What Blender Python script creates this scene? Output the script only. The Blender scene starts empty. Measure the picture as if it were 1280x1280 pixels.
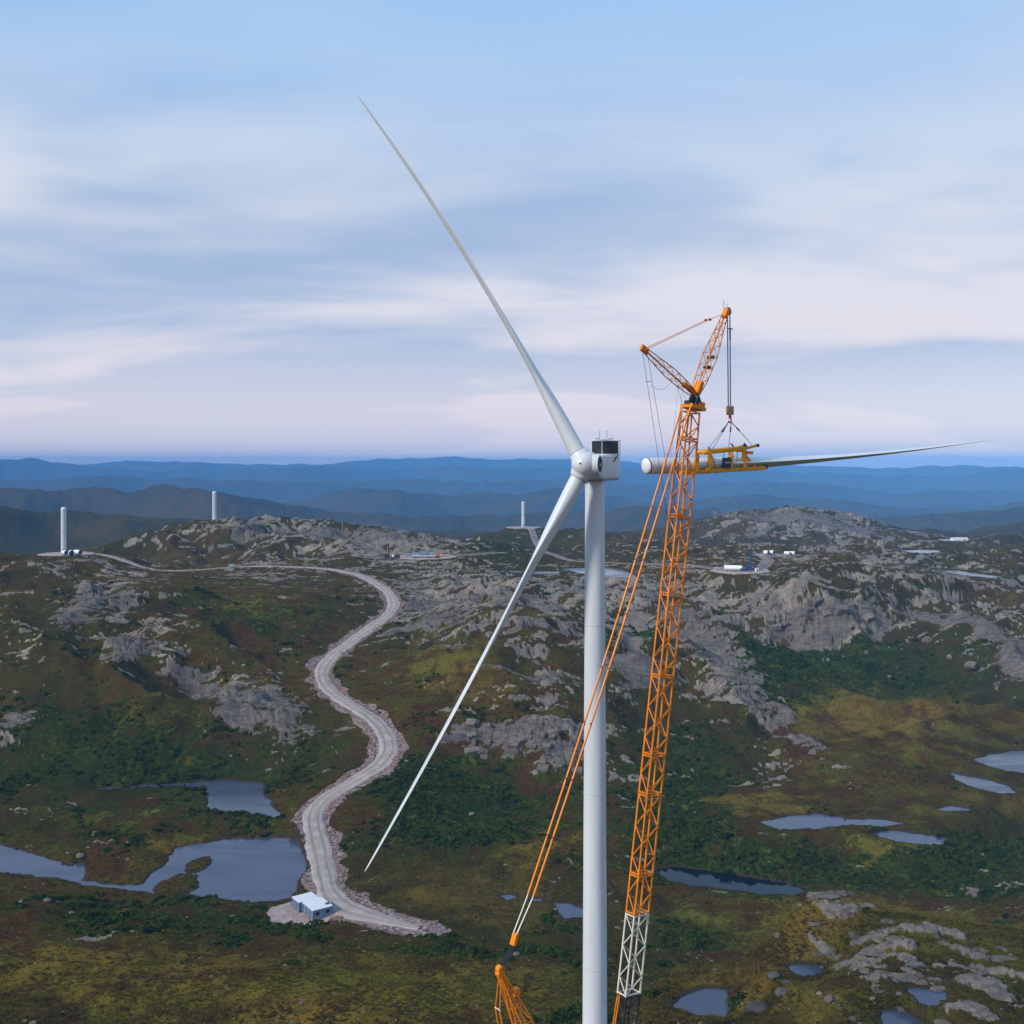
import bpy, bmesh, math, random
import numpy as np
from mathutils import Vector, Matrix

# ------------------------------------------------------------------ camera, sky, sun, exposure
scene = bpy.context.scene
H = 103.0                      # camera height above the turbine's pad (metres)
F = 1300.0                     # focal length in photo pixels (photo 1280 px wide)
HORIZON = 580.0                # photo row of the eye-level line
rad = math.radians

cam_data = bpy.data.cameras.new("camera")
cam = bpy.data.objects.new("camera", cam_data)
scene.collection.objects.link(cam)
cam.location = (0, 0, H)
cam.rotation_euler = (rad(90), 0, 0)
cam_data.sensor_width = 36.0
cam_data.lens = 36.0 * F / 1280.0
cam_data.shift_y = -(640.0 - HORIZON) / 1280.0
cam_data.clip_start = 0.5
cam_data.clip_end = 60000.0
scene.camera = cam

SUN_ELEV, SUN_AZ = 34.0, 238.0         # azimuth clockwise from +Y (north); behind the camera on its left
world = bpy.data.worlds.new("World")
scene.world = world
world.use_nodes = True
wn, wl = world.node_tree.nodes, world.node_tree.links
wn.clear()
w_out = wn.new("ShaderNodeOutputWorld")
w_bg = wn.new("ShaderNodeBackground"); w_bg.inputs["Strength"].default_value = 0.13
w_sky = wn.new("ShaderNodeTexSky"); w_sky.sky_type = 'NISHITA'; w_sky.sun_disc = False
w_sky.sun_elevation = rad(SUN_ELEV); w_sky.sun_rotation = rad(SUN_AZ)
w_sky.altitude = 500; w_sky.air_density = 1.0; w_sky.dust_density = 0.6; w_sky.ozone_density = 2.0

def wnode(t, **kw):
    n = wn.new(t)
    for k, v in kw.items():
        setattr(n, k, v)
    return n
def wmath(op, a, b=None, c=None, clamp=False):
    n = wn.new("ShaderNodeMath"); n.operation = op; n.use_clamp = clamp
    for i, v in enumerate((a, b, c)):
        if v is None: continue
        if isinstance(v, (int, float)): n.inputs[i].default_value = v
        else: wl.new(v, n.inputs[i])
    return n.outputs[0]
def wmix(fac, a, b):
    n = wn.new("ShaderNodeMix"); n.data_type = 'RGBA'
    for s, v in ((n.inputs[0], fac), (n.inputs[6], a), (n.inputs[7], b)):
        if isinstance(v, (int, float)): s.default_value = v
        elif isinstance(v, tuple): s.default_value = (*v, 1.0)
        else: wl.new(v, s)
    return n.outputs[2]
def wramp(v, lo, hi):
    n = wn.new("ShaderNodeMapRange"); n.interpolation_type = 'SMOOTHSTEP'
    wl.new(v, n.inputs[0]); n.inputs[1].default_value = lo; n.inputs[2].default_value = hi
    return n.outputs[0]

w_tc = wnode("ShaderNodeTexCoord")
w_sep = wnode("ShaderNodeSeparateXYZ"); wl.new(w_tc.outputs["Generated"], w_sep.inputs[0])
elev = wmath('MAXIMUM', w_sep.outputs[2], 0.0)
inv = wmath('DIVIDE', 1.0, wmath('ADD', elev, 0.16))         # a cloud deck seen from below flattens towards the horizon
w_cmb = wnode("ShaderNodeCombineXYZ")
wl.new(wmath('MULTIPLY', w_sep.outputs[0], inv), w_cmb.inputs[0])
wl.new(wmath('MULTIPLY', w_sep.outputs[1], inv), w_cmb.inputs[1])
def wnoise(scale, detail, rough, off, sx=1.0, sy=1.0, dist=0.0):
    mp = wnode("ShaderNodeMapping"); wl.new(w_cmb.outputs[0], mp.inputs[0])
    mp.inputs["Location"].default_value = off; mp.inputs["Scale"].default_value = (sx, sy, 1)
    n = wnode("ShaderNodeTexNoise"); n.noise_dimensions = '3D'
    wl.new(mp.outputs[0], n.inputs["Vector"])
    n.inputs["Scale"].default_value = scale; n.inputs["Detail"].default_value = detail
    n.inputs["Roughness"].default_value = rough; n.inputs["Distortion"].default_value = dist
    return n.outputs["Fac"]
c_big = wnoise(0.50, 3, 0.45, (3.1, 1.7, 0.4), 0.9, 1.2)
c_mid = wnoise(0.75, 4, 0.48, (7.3, 2.2, 1.1), 0.8, 1.25, 0.5)
c_fine = wnoise(2.2, 5, 0.5, (1.2, 8.2, 2.0), 0.6, 1.6, 0.4)
CL_VEIL, CL_BLUE, CL_PALE, CL_PINK = (1.80, 3.60, 6.05), (2.45, 3.25, 4.7), (4.85, 5.05, 5.6), (5.55, 4.95, 5.3)
c_tone = wmath('ADD', wmath('MULTIPLY', c_mid, 0.82), wmath('MULTIPLY', c_fine, 0.18))
low = wmath('SUBTRACT', 1.0, wramp(elev, 0.0, 0.27))         # pinker towards the horizon
pale = wmix(low, CL_PALE, CL_PINK)
tone = wramp(c_tone, 0.37, 0.59)
tone = wmath('MAXIMUM', tone, wmath('MULTIPLY', wmath('SUBTRACT', 1.0, wramp(elev, 0.03, 0.16)), 0.8))   # the deck closes up towards the horizon
cloud_col = wmix(tone, CL_BLUE, pale)
cloud_col = wmix(wmath('MULTIPLY', wramp(elev, 0.20, 0.42), wmath('MULTIPLY_ADD', wramp(c_big, 0.75, 0.25), 0.5, 0.48)), cloud_col, CL_VEIL)   # high thin cirrus, blue through it
sky_col = w_sky.outputs[0]
wl.new(wmix(wmath('MULTIPLY_ADD', wramp(c_big, 0.3, 0.6), 0.12, 0.84), sky_col, cloud_col), w_bg.inputs["Color"])
wl.new(w_bg.outputs[0], w_out.inputs["Surface"])

sun_data = bpy.data.lights.new("sun", 'SUN')
sun_data.energy = 2.8; sun_data.angle = rad(8); sun_data.color = (1.0, 0.94, 0.86)
sun = bpy.data.objects.new("sun", sun_data); scene.collection.objects.link(sun)
sd = Vector((math.sin(rad(SUN_AZ)) * math.cos(rad(SUN_ELEV)), math.cos(rad(SUN_AZ)) * math.cos(rad(SUN_ELEV)), math.sin(rad(SUN_ELEV))))
sun.rotation_euler = sd.to_track_quat('Z', 'Y').to_euler()
sun.location = (0, 0, 400)

scene.view_settings.view_transform = 'Standard'
scene.view_settings.look = 'None'
scene.view_settings.exposure = 0.25
scene.view_settings.gamma = 1.0
scene.view_settings.use_curve_mapping = False
scene.render.engine = 'CYCLES'
scene.cycles.use_denoising = True
scene.cycles.max_bounces = 5
scene.cycles.diffuse_bounces = 2
scene.cycles.glossy_bounces = 2
scene.cycles.volume_bounces = 3
scene.cycles.transparent_max_bounces = 8
scene.cycles.caustics_reflective = False
scene.cycles.caustics_refractive = False

# ------------------------------------------------------------------ helpers: scene graph
COL = scene.collection
WM = {}                                   # world matrix of every object built here
def link(o, world=Matrix(), parent=None):
    COL.objects.link(o)
    WM[o.name] = world.copy()
    if parent is not None:
        o.parent = parent
        o.matrix_basis = WM[parent.name].inverted() @ world
    else:
        o.matrix_basis = world
    return o
def tag(o, label=None, cat=None, group=None, kind=None):
    for k, v in (("label", label), ("category", cat), ("group", group), ("kind", kind)):
        if v: o[k] = v
    return o
def empty(name, loc, label, cat, group=None, rz=0.0):
    o = bpy.data.objects.new(name, None); o.empty_display_size = 0.5
    link(o, Matrix.Translation(Vector(loc)) @ Matrix.Rotation(rz, 4, 'Z'))
    return tag(o, label, cat, group)
def inst(name, mesh, world=Matrix(), parent=None):
    return link(bpy.data.objects.new(name, mesh), world, parent)
def mesh_from(name, verts, faces, mat=None, smooth=False):
    me = bpy.data.meshes.new(name)
    me.from_pydata([tuple(v) for v in verts], [], faces)
    if mat: me.materials.append(mat)
    if smooth:
        me.polygons.foreach_set("use_smooth", [True] * len(me.polygons))
    me.update()
    return me
def bm_mesh(name, bm, mat=None, smooth=False):
    me = bpy.data.meshes.new(name)
    bmesh.ops.recalc_face_normals(bm, faces=bm.faces[:])
    bm.to_mesh(me); bm.free()
    if mat: me.materials.append(mat)
    if smooth: me.polygons.foreach_set("use_smooth", [True] * len(me.polygons))
    return me
def box_mesh(name, sx, sy, sz, mat, bevel=0.0, seg=2, z0=False):
    bm = bmesh.new(); bmesh.ops.create_cube(bm, size=1.0)
    bmesh.ops.scale(bm, vec=(sx, sy, sz), verts=bm.verts)
    if z0: bmesh.ops.translate(bm, vec=(0, 0, sz / 2), verts=bm.verts)
    if bevel > 0:
        bmesh.ops.bevel(bm, geom=bm.edges[:], offset=bevel, segments=seg, affect='EDGES', profile=0.5)
    return bm_mesh(name, bm, mat)
def lathe_mesh(name, prof, n, mat, smooth=True, cap=True):
    """prof: list of (radius, z); revolved about z"""
    verts, faces = [], []
    for r, z in prof:
        for k in range(n):
            a = 2 * math.pi * k / n
            verts.append((r * math.cos(a), r * math.sin(a), z))
    m = len(prof)
    for i in range(m - 1):
        for k in range(n):
            k2 = (k + 1) % n
            faces.append((i * n + k, i * n + k2, (i + 1) * n + k2, (i + 1) * n + k))
    if cap:
        faces.append(tuple(range(n - 1, -1, -1)))
        faces.append(tuple((m - 1) * n + k for k in range(n)))
    me = mesh_from(name, verts, faces, mat)
    if smooth:
        me.polygons.foreach_set("use_smooth", [len(p.vertices) == 4 for p in me.polygons])
        me.set_sharp_from_angle(angle=rad(40))
    return me
def frame_to(p, q, up=Vector((0, 0, 1))):
    """matrix at p whose z axis runs to q"""
    p, q = Vector(p), Vector(q)
    z = (q - p).normalized()
    if abs(z.dot(up)) > 0.999: up = Vector((0, 1, 0))
    x = up.cross(z).normalized(); y = z.cross(x)
    return Matrix(((x.x, y.x, z.x, p.x), (x.y, y.y, z.y, p.y), (x.z, y.z, z.z, p.z), (0, 0, 0, 1)))
_ROD = {}
def rod(name, p, q, r, mat, parent, sides=6, up=Vector((0, 0, 1))):
    """straight bar from p to q, sharing one unit mesh for each material"""
    key = (mat.name, sides)
    if key not in _ROD:
        _ROD[key] = lathe_mesh("bar_" + mat.name, [(1, 0), (1, 1)], sides, mat, smooth=sides > 4)
    L = (Vector(q) - Vector(p)).length
    return inst(name, _ROD[key], frame_to(p, q, up) @ Matrix.Diagonal((r, r, L, 1)), parent)
_BOX = {}
def block(name, centre, size, mat, parent, rz=0.0, bevel=0.04):
    key = (mat.name, tuple(round(s, 3) for s in size), bevel)
    if key not in _BOX:
        _BOX[key] = box_mesh("block_" + mat.name, *size, mat, bevel=min(bevel, min(size) * 0.3), seg=1)
    return inst(name, _BOX[key], Matrix.Translation(Vector(centre)) @ Matrix.Rotation(rz, 4, 'Z'), parent)

# ------------------------------------------------------------------ helpers: materials
class NT:
    def __init__(s, name):
        s.mat = bpy.data.materials.new(name); s.mat.use_nodes = True
        s.n, s.l = s.mat.node_tree.nodes, s.mat.node_tree.links
        s.n.clear()
        s.out = s.n.new("ShaderNodeOutputMaterial")
        s.b = s.n.new("ShaderNodeBsdfPrincipled")
        s.l.new(s.b.outputs[0], s.out.inputs["Surface"])
        s.tc = s.n.new("ShaderNodeTexCoord")
        s.geo = s.n.new("ShaderNodeNewGeometry")
    def put(s, sock, v):
        if isinstance(v, (int, float)): sock.default_value = v
        elif isinstance(v, tuple): sock.default_value = (*v, 1.0) if len(v) == 3 and len(sock.default_value) == 4 else v
        else: s.l.new(v, sock)
    def math(s, op, a, b=None, clamp=False):
        n = s.n.new("ShaderNodeMath"); n.operation = op; n.use_clamp = clamp
        s.put(n.inputs[0], a)
        if b is not None: s.put(n.inputs[1], b)
        return n.outputs[0]
    def mix(s, f, a, b):
        n = s.n.new("ShaderNodeMix"); n.data_type = 'RGBA'
        s.put(n.inputs[0], f); s.put(n.inputs[6], a); s.put(n.inputs[7], b)
        return n.outputs[2]
    def ramp(s, v, lo, hi, a=0.0, b=1.0):
        n = s.n.new("ShaderNodeMapRange"); n.interpolation_type = 'SMOOTHSTEP'
        s.put(n.inputs[0], v); n.inputs[1].default_value = lo; n.inputs[2].default_value = hi
        n.inputs[3].default_value = a; n.inputs[4].default_value = b
        return n.outputs[0]
    def attr(s, name):
        n = s.n.new("ShaderNodeAttribute"); n.attribute_name = name
        return n.outputs["Fac"]
    def noise(s, scale, detail=4, rough=0.55, vec=None, dist=0.0, sx=(1, 1, 1)):
        v = vec if vec is not None else s.geo.outputs["Position"]
        if sx != (1, 1, 1):
            m = s.n.new("ShaderNodeMapping"); s.l.new(v, m.inputs[0]); m.inputs["Scale"].default_value = sx
            v = m.outputs[0]
        n = s.n.new("ShaderNodeTexNoise"); s.l.new(v, n.inputs["Vector"])
        n.inputs["Scale"].default_value = scale; n.inputs["Detail"].default_value = detail
        n.inputs["Roughness"].default_value = rough; n.inputs["Distortion"].default_value = dist
        return n.outputs["Fac"]
    def bump(s, h, strength, dist, prev=None):
        n = s.n.new("ShaderNodeBump"); s.put(n.inputs["Height"], h)
        n.inputs["Strength"].default_value = strength; n.inputs["Distance"].default_value = dist
        if prev is not None: s.l.new(prev, n.inputs["Normal"])
        return n.outputs[0]
    def done(s, col, rough=0.7, metal=0.0, normal=None, spec=None):
        s.put(s.b.inputs["Base Color"], col); s.put(s.b.inputs["Roughness"], rough)
        s.b.inputs["Metallic"].default_value = metal
        if normal is not None: s.l.new(normal, s.b.inputs["Normal"])
        if spec is not None: s.b.inputs["Specular IOR Level"].default_value = spec
        return s.mat
def paint(name, col, rough=0.45, wear=0.12, scale=0.6, metal=0.0):
    t = NT(name)
    n = t.noise(scale, 5, 0.6); n2 = t.noise(scale * 9, 3, 0.6)
    dark = tuple(c * (1 - wear * 2.2) for c in col); lite = tuple(min(1, c * (1 + wear * 0.5)) for c in col)
    c = t.mix(t.ramp(n, 0.3, 0.72), dark, lite)
    c = t.mix(t.ramp(n2, 0.62, 0.8, 0, 0.35), c, tuple(x * 0.6 for x in col))
    return t.done(c, t.ramp(n, 0.3, 0.7, rough - 0.08, rough + 0.12), metal)
HAZE_COL = (0.17, 0.50, 1.0, 1.0); HAZE_DENSITY = 8.0e-5
# ------------------------------------------------------------------ terrain: heights
def px(x, y, D):                       # photo pixel + distance -> world
    return Vector(((x - 640.0) / F * D, D, H + (HORIZON - y) / F * D))
def px_z(x, y, z):                     # photo pixel + world height -> world
    D = (H - z) * F / (y - HORIZON)
    return px(x, y, D)

_rg = np.random.default_rng(7)
_ga = _rg.uniform(0, 2 * math.pi, 65536).astype(np.float32)
_gx, _gy = np.cos(_ga), np.sin(_ga)
def gnoise(x, y, seed=0):
    """gradient noise from a table of directions"""
    ix, iy = np.floor(x), np.floor(y)
    fx, fy = (x - ix).astype(np.float32), (y - iy).astype(np.float32)
    i = ix.astype(np.int32) + seed * 57; j = iy.astype(np.int32) + seed * 131
    i0, i1 = (i & 255) << 8, ((i + 1) & 255) << 8
    j0, j1 = j & 255, (j + 1) & 255
    def g(k, dx, dy):
        return _gx[k] * (fx - dx) + _gy[k] * (fy - dy)
    sx, sy = fx * fx * fx * (fx * (fx * 6 - 15) + 10), fy * fy * fy * (fy * (fy * 6 - 15) + 10)
    a, b, c, d = g(i0 | j0, 0, 0), g(i1 | j0, 1, 0), g(i0 | j1, 0, 1), g(i1 | j1, 1, 1)
    return (a + (b - a) * sx + (c - a) * sy + (a - b - c + d) * sx * sy) * np.float32(1.5)
def fbm(x, y, seed=0, octv=4, gain=0.5, lac=2.03):
    t = np.zeros(x.shape, np.float32); amp = 1.0; tot = 0.0
    for o in range(octv):
        t += amp * gnoise(x, y, seed + o * 17); tot += amp
        amp *= gain; x = x * lac + 13.7; y = y * lac - 7.1
    return t / tot
def sstep(x, a, b):
    t = np.clip((x - a) / (b - a), 0, 1)
    return t * t * (3 - 2 * t)

# ground points read off the photograph: (x, y, distance); distance from the slope of the land around it
GP = [
 (-60,1280,203),(100,1280,200),(300,1280,196),(500,1280,193),(640,1280,192),(800,1280,188),
 (-60,1200,238),(150,1200,236),(300,1200,236),(450,1205,236),(600,1205,238),(740,1205,238),
 (0,1125,300),(150,1135,296),(300,1140,292),(388,1140,290),(460,1150,285),(515,1158,281),(600,1168,273),(730,1165,275),
 (100,1085,331),(220,1095,325),(330,1085,331),(0,1070,341),
 (40,1010,387),(200,1020,374),(120,1050,350),
 (300,995,402),(200,985,410),(150,965,418),(30,900,462),(0,960,424),(230,930,440),
 (60,830,515),(150,830,522),(200,760,620),(300,880,487),(340,810,566),(60,760,618),(280,770,606),(380,760,640),(350,730,720),(120,730,690),
 (0,705,765),(79,693,800),(30,696,790),(150,697,806),(-80,700,790),(180,710,806),(300,708,812),(400,710,815),
 (445,718,795),(475,735,735),(492,765,655),(470,800,592),(400,838,540),(410,880,480),(480,925,436),(480,960,412),(420,1000,386),(392,1040,360),(400,1090,326),(430,1130,296),
 (600,702,850),(640,760,625),(560,790,590),(530,770,640),(640,840,500),(640,875,470),(720,860,484),(560,850,500),(560,900,448),
 (650,905,448),(720,910,446),(620,965,424),(720,980,414),(560,985,400),(540,1040,360),(620,1040,355),(600,1090,326),(700,1140,297),(690,1100,318),(740,1060,340),(560,1130,303),
 (860,800,605),(900,835,558),(960,890,492),(1040,945,440),(860,700,820),(800,800,598),(800,870,490),
 (860,960,430),(800,1000,398),(880,1000,398),(900,1052,342),(980,1058,342),(1080,1075,338),(840,1135,301),(900,1135,300),
 (1030,1028,362),(1150,1046,348),(1230,980,397),(1260,950,420),(1150,900,478),(1050,905,480),(1180,1000,384),(1280,1060,352),(1340,1000,390),(1100,980,400),
 (1050,855,556),(1180,865,540),(920,770,690),(1000,748,664),(1060,744,672),(1120,742,684),(1000,800,636),(1050,803,640),(1100,803,645),(1160,812,612),(1200,772,650),(1270,800,600),(1280,850,545),(1280,725,800),(1350,760,700),
 (935,713,757),(860,715,780),(1100,716,776),(1100,692,985),(970,694,925),(1010,705,830),(780,717,800),(680,716,805),(1155,692,990),(1200,718,790),(1280,700,960),
 (640,692,895),(540,697,870),(510,697,880),(700,702,890),
 # the knoll on the right, close by
 (920,1280,180),(1000,1240,184),(1050,1170,198),(1050,1122,217),(1000,1130,217),(1090,1124,215),(960,1190,208),(1150,1136,210),(1250,1162,200),(1150,1200,188),(1100,1230,180),(1150,1280,168),(1280,1280,165),(1350,1250,175),(1280,1200,188),
 # second line of hills
 (200,676,985),(230,657,1080),(300,653,1100),(400,656,1100),(480,667,1070),(550,684,985),(300,685,965),(420,690,930),
 (654,660,1350),(620,678,1270),(720,668,1370),(690,690,1090),(800,692,1090),(850,690,1100),
 (1000,635,1620),(940,640,1600),(890,658,1560),(1070,645,1600),(1115,665,1540),(1000,690,1330),(1080,690,1300),(1200,674,1350),(1280,674,1380),(1350,674,1380),
]
# ground the photograph does not show directly: (x, distance, height below eye level)
GZ = [
 (-100,930,-100),(79,930,-95),(180,900,-92),(0,1150,-115),(120,1150,-112),(300,1350,-125),(420,1350,-125),(520,1250,-110),(150,1500,-135),(0,1500,-135),
 (654,1600,-125),(800,1500,-125),(1000,1900,-140),(1150,1750,-130),(560,1500,-130),
 (1040,246,-118),(1120,246,-117),(1200,240,-114),(1280,235,-110),(980,242,-117),(930,230,-113),(1040,270,-124),(1200,270,-122),(1280,270,-119),(1100,300,-127),(1250,300,-125),
 (640,140,-103),(760,140,-103),(760,170,-103),(640,170,-103),(900,150,-102),(450,150,-103),(1100,120,-95),(640,90,-104),(300,120,-106),(1300,120,-96),
 (640,40,-112),(0,100,-112),(1280,60,-106),
 (-300,300,-122),(-300,500,-112),(-300,800,-85),(1600,300,-112),(1600,500,-112),(1600,800,-88),(-300,1100,-100),(1600,1200,-100),(-600,200,-115),(1900,200,-108),
]
cp = []
for x, y, D in GP:
    p = px(x, y, D); cp.append((p.x, p.y, p.z))
for x, D, z in GZ:
    cp.append(((x - 640) / F * D, D, H + z))
cp = np.array(cp)
def conf(X, Y):
    return np.arctan2(X, Y), np.log(np.maximum(np.hypot(X, Y), 1.0))
cu, cv = conf(cp[:, 0], cp[:, 1])
def tps_k(d2):
    return 0.5 * d2 * np.log(d2 + 1e-9)
n_cp = len(cp)
A = np.zeros((n_cp + 3, n_cp + 3))
A[:n_cp, :n_cp] = tps_k((cu[:, None] - cu) ** 2 + (cv[:, None] - cv) ** 2) + np.eye(n_cp) * 4e-5
A[:n_cp, n_cp] = A[n_cp, :n_cp] = 1
A[:n_cp, n_cp + 1] = A[n_cp + 1, :n_cp] = cu
A[:n_cp, n_cp + 2] = A[n_cp + 2, :n_cp] = cv
tw = np.linalg.solve(A, np.concatenate([cp[:, 2], np.zeros(3)]))
def tps_exact(u, v):
    out = np.empty_like(u)
    for i in range(0, len(u), 40000):
        a, b = u[i:i + 40000], v[i:i + 40000]
        k = tps_k((a[:, None] - cu) ** 2 + (b[:, None] - cv) ** 2)
        out[i:i + 40000] = k @ tw[:n_cp] + tw[n_cp] + tw[n_cp + 1] * a + tw[n_cp + 2] * b
    return out
_cu = np.linspace(-0.75, 0.75, 330); _cv = np.linspace(math.log(45), math.log(2100), 560)
_CU, _CV = np.meshgrid(_cu, _cv, indexing='ij')
_CZ = tps_exact(_CU.ravel(), _CV.ravel()).reshape(_CU.shape)
def tps(X, Y):
    u, v = conf(X, Y)
    a = np.clip((u - _cu[0]) / (_cu[1] - _cu[0]), 0, len(_cu) - 1.001); b = np.clip((v - _cv[0]) / (_cv[1] - _cv[0]), 0, len(_cv) - 1.001)
    i, j = a.astype(int), b.astype(int); ti, tj = a - i, b - j
    return (_CZ[i, j] * (1 - ti) + _CZ[i + 1, j] * ti) * (1 - tj) + (_CZ[i, j + 1] * (1 - ti) + _CZ[i + 1, j + 1] * ti) * tj

# far ridges: (distance, width of the crest in log distance, skyline as photo points)
RIDGES = [
 (2300, .16, [(-400,640),(0,628),(60,634),(140,640),(230,646),(330,655),(460,668),(640,676),(800,668),(900,664),(1100,672),(1130,655),(1200,661),(1240,652),(1290,645),(1500,640)]),
 (4200, .15, [(-400,612),(-100,610),(0,608),(60,611),(140,609),(200,606),(260,613),(330,626),(400,638),(520,648),(640,645),(740,640),(800,634),(870,640),(930,636),(1010,640),(1100,646),(1180,640),(1280,630),(1500,625)]),
 (6600, .14, [(-400,616),(0,620),(250,622),(340,630),(395,622),(440,613),(500,614),(560,622),(600,616),(640,621),(700,611),(760,622),(840,631),(880,626),(930,618),(1000,622),(1060,626),(1130,636),(1200,633),(1290,624),(1500,620)]),
 (9500, .12, [(-400,600),(0,600),(150,596),(260,600),(400,604),(500,600),(620,604),(700,598),(800,607),(900,601),(1000,604),(1080,612),(1130,618),(1165,611),(1230,613),(1290,611),(1500,606)]),
 (12800, .11, [(-400,580),(-60,578),(0,575),(45,573),(90,580),(140,586),(200,589),(300,587),(400,584),(470,587),(560,583),(640,585),(750,588),(830,585),(880,582),(940,584),(1000,589),(1100,595),(1180,594),(1240,588),(1290,585),(1500,584)]),
 (16500, .10, [(-400,584),(0,588),(100,581),(160,577),(230,578),(300,580),(400,581),(440,577),(480,574),(560,571),(620,574),(700,574),(800,578),(900,581),(960,579),(1040,583),(1100,585),(1200,582),(1290,584),(1500,583)]),
]
def far(X, Y):
    u, v = conf(X, Y)
    xp = np.clip(640 + F * np.tan(np.clip(u, -1.2, 1.2)), -400, 1500)
    floor = H - 165 - 175 * sstep(v, math.log(2300), math.log(5200))
    z = floor + 18 * fbm(X / 420, Y / 420, 5, 4)
    for i, (D, w, prof) in enumerate(RIDGES):
        xs = np.array([p[0] for p in prof], float); ys = np.array([p[1] for p in prof], float)
        # crest wanders in distance along the ridge
        cw = np.log(D) + 0.10 * gnoise(u * 9 + i * 3.1, v * 0 + i * 1.7, 40 + i)
        top = H + (HORIZON - np.interp(xp, xs, ys)) / F * np.exp(cw)
        top = top + (D * 0.0022) * fbm(u * 38 + i * 9, v * 6, 60 + i, 6, .55)
        t = (v - cw) / w
        bump = np.where(t < 0, np.exp(-(t * 1.0) ** 2 * 2.2), np.exp(-(t * 1.3) ** 2 * 2.2))
        rough = fbm(X / (D * .06), Y / (D * .06), 70 + i, 5, .55)
        z = np.maximum(z, floor + (top - floor) * bump * (1 + 0.26 * rough * (1 - bump) * 3))
    # knolls, spurs and gullies over every ridge
    R = np.exp(v)
    rg = 1 - np.abs(fbm(u * 13 + 3, v * 13, 95, 5, .55)) * 3.0
    z = z + R * 0.0040 * (rg - 0.45) * (1 - 0.8 * sstep(R, 9000, 15000)) * sstep(R, 1900, 2600)
    return z

# --- lakes: (name, label, height below eye level, outline in photo pixels)
LAKE_Z = H - 130.0
LAKES = [
 ("lake", "large grey blue lake in the valley beside the gravel road and white modules", -130.0,
  [(-120,1062),(0,1056),(30,1064),(62,1074),(90,1084),(98,1078),(108,1086),(102,1100),(140,1107),(178,1106),(190,1092),(205,1082),(214,1068),(222,1060),(250,1054),(290,1048),(345,1047),(372,1048),(384,1068),(386,1090),(372,1108),(362,1124),(320,1128),(280,1124),(240,1118),(190,1117),(160,1112),(120,1108),(70,1098),(0,1090),(-120,1086)]),
 ("pond", "small blue pond with a thin dark arm behind the green spit above the large lake", -129.0,
  [(262,976),(290,975),(328,980),(332,994),(344,1012),(352,1022),(310,1016),(262,1012),(258,996),(260,985),(220,982.5),(170,985.5),(122,987.5),(120,985.5),(170,982.5),(222,979.5)]),
 ("river", "dark still river pool behind the rocky knoll", -130.0,
  [(818,1086),(840,1083),(880,1088),(930,1096),(985,1104),(1008,1112),(990,1119),(950,1118),(900,1110),(860,1106),(836,1102)]),
 ("pond", "long dark blue pond on the ochre bog at right", -125.0,
  [(948,1028),(985,1020),(1020,1017),(1060,1024),(1100,1024),(1132,1030),(1100,1033),(1060,1031),(1020,1036),(975,1037)]),
 ("pond", "narrow pale pond below the long bog pond", -125.0,
  [(1088,1042),(1110,1038),(1150,1042),(1180,1048),(1196,1054),(1160,1056),(1130,1053),(1100,1047)]),
 ("pond", "bright tapering pond on the bog near the right edge", -123.0,
  [(1186,966),(1210,970),(1240,976),(1262,984),(1272,992),(1245,991),(1220,985),(1200,977)]),
 ("pond", "braided bright pond at the right edge beneath the hillside", -122.0,
  [(1216,950),(1236,944),(1262,940),(1300,936),(1340,940),(1340,966),(1290,968),(1260,964),(1236,958)]),
 ("pond", "flat dull pool on the bog below the tapering pond", -124.0,
  [(1166,1011),(1190,1008),(1216,1011),(1206,1014),(1180,1014)]),
 ("pond", "square grey pond between the pendant lines and the turbine tower", -127.5,
  [(692,1130),(706,1128),(720,1132),(735,1146),(708,1149),(698,1138)]),
 ("pond", "tiny pond on the ochre bog left of the crane pendants", -127.5,
  [(624,1118),(640,1117),(645,1121),(634,1125),(626,1122)]),
 ("pond", "small narrow pond right beside the white pendant lines", -127.5,
  [(660,1125),(674,1122),(684,1125),(676,1128),(664,1128)]),
 ("pond", "pale far lake behind the wind turbine tower", -84.5,
  [(700,711),(745,709),(776,711),(792,719),(800,724),(770,722),(736,719)]),
 ("pond", "thin pale far pond behind the lower rotor blade", -84.5,
  [(625,713),(660,713),(700,714),(700,717),(672,718),(640,716)]),
 ("pond", "pale rectangular far pond on the right plateau", -85.0,
  [(1126,688),(1150,687),(1178,688),(1164,694),(1146,694)]),
 ("pond", "thin pale streak of water on the right plateau", -83.5,
  [(1168,713),(1196,713),(1230,718),(1256,721),(1240,723),(1200,719)]),
 ("pool", "small rain pool among the rocks at the foot of the knoll", -101.5,
  [(838,1258),(858,1244),(880,1236),(908,1237),(912,1262),(906,1272),(870,1268)]),
 ("pool", "little rain pool high on the left side of the rocky knoll", -97.0,
  [(984,1207),(1010,1206),(1030,1208),(1024,1217),(1006,1222),(992,1216)]),
 ("pool", "rain pool between pale slabs on the right of the knoll", -89.5,
  [(1142,1239),(1160,1237),(1188,1240),(1184,1248),(1164,1254),(1148,1250)]),
 ("pool", "rain pool at the bottom edge of the knoll", -91.5,
  [(1100,1262),(1126,1263),(1150,1276),(1160,1300),(1110,1300)]),
]
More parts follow.
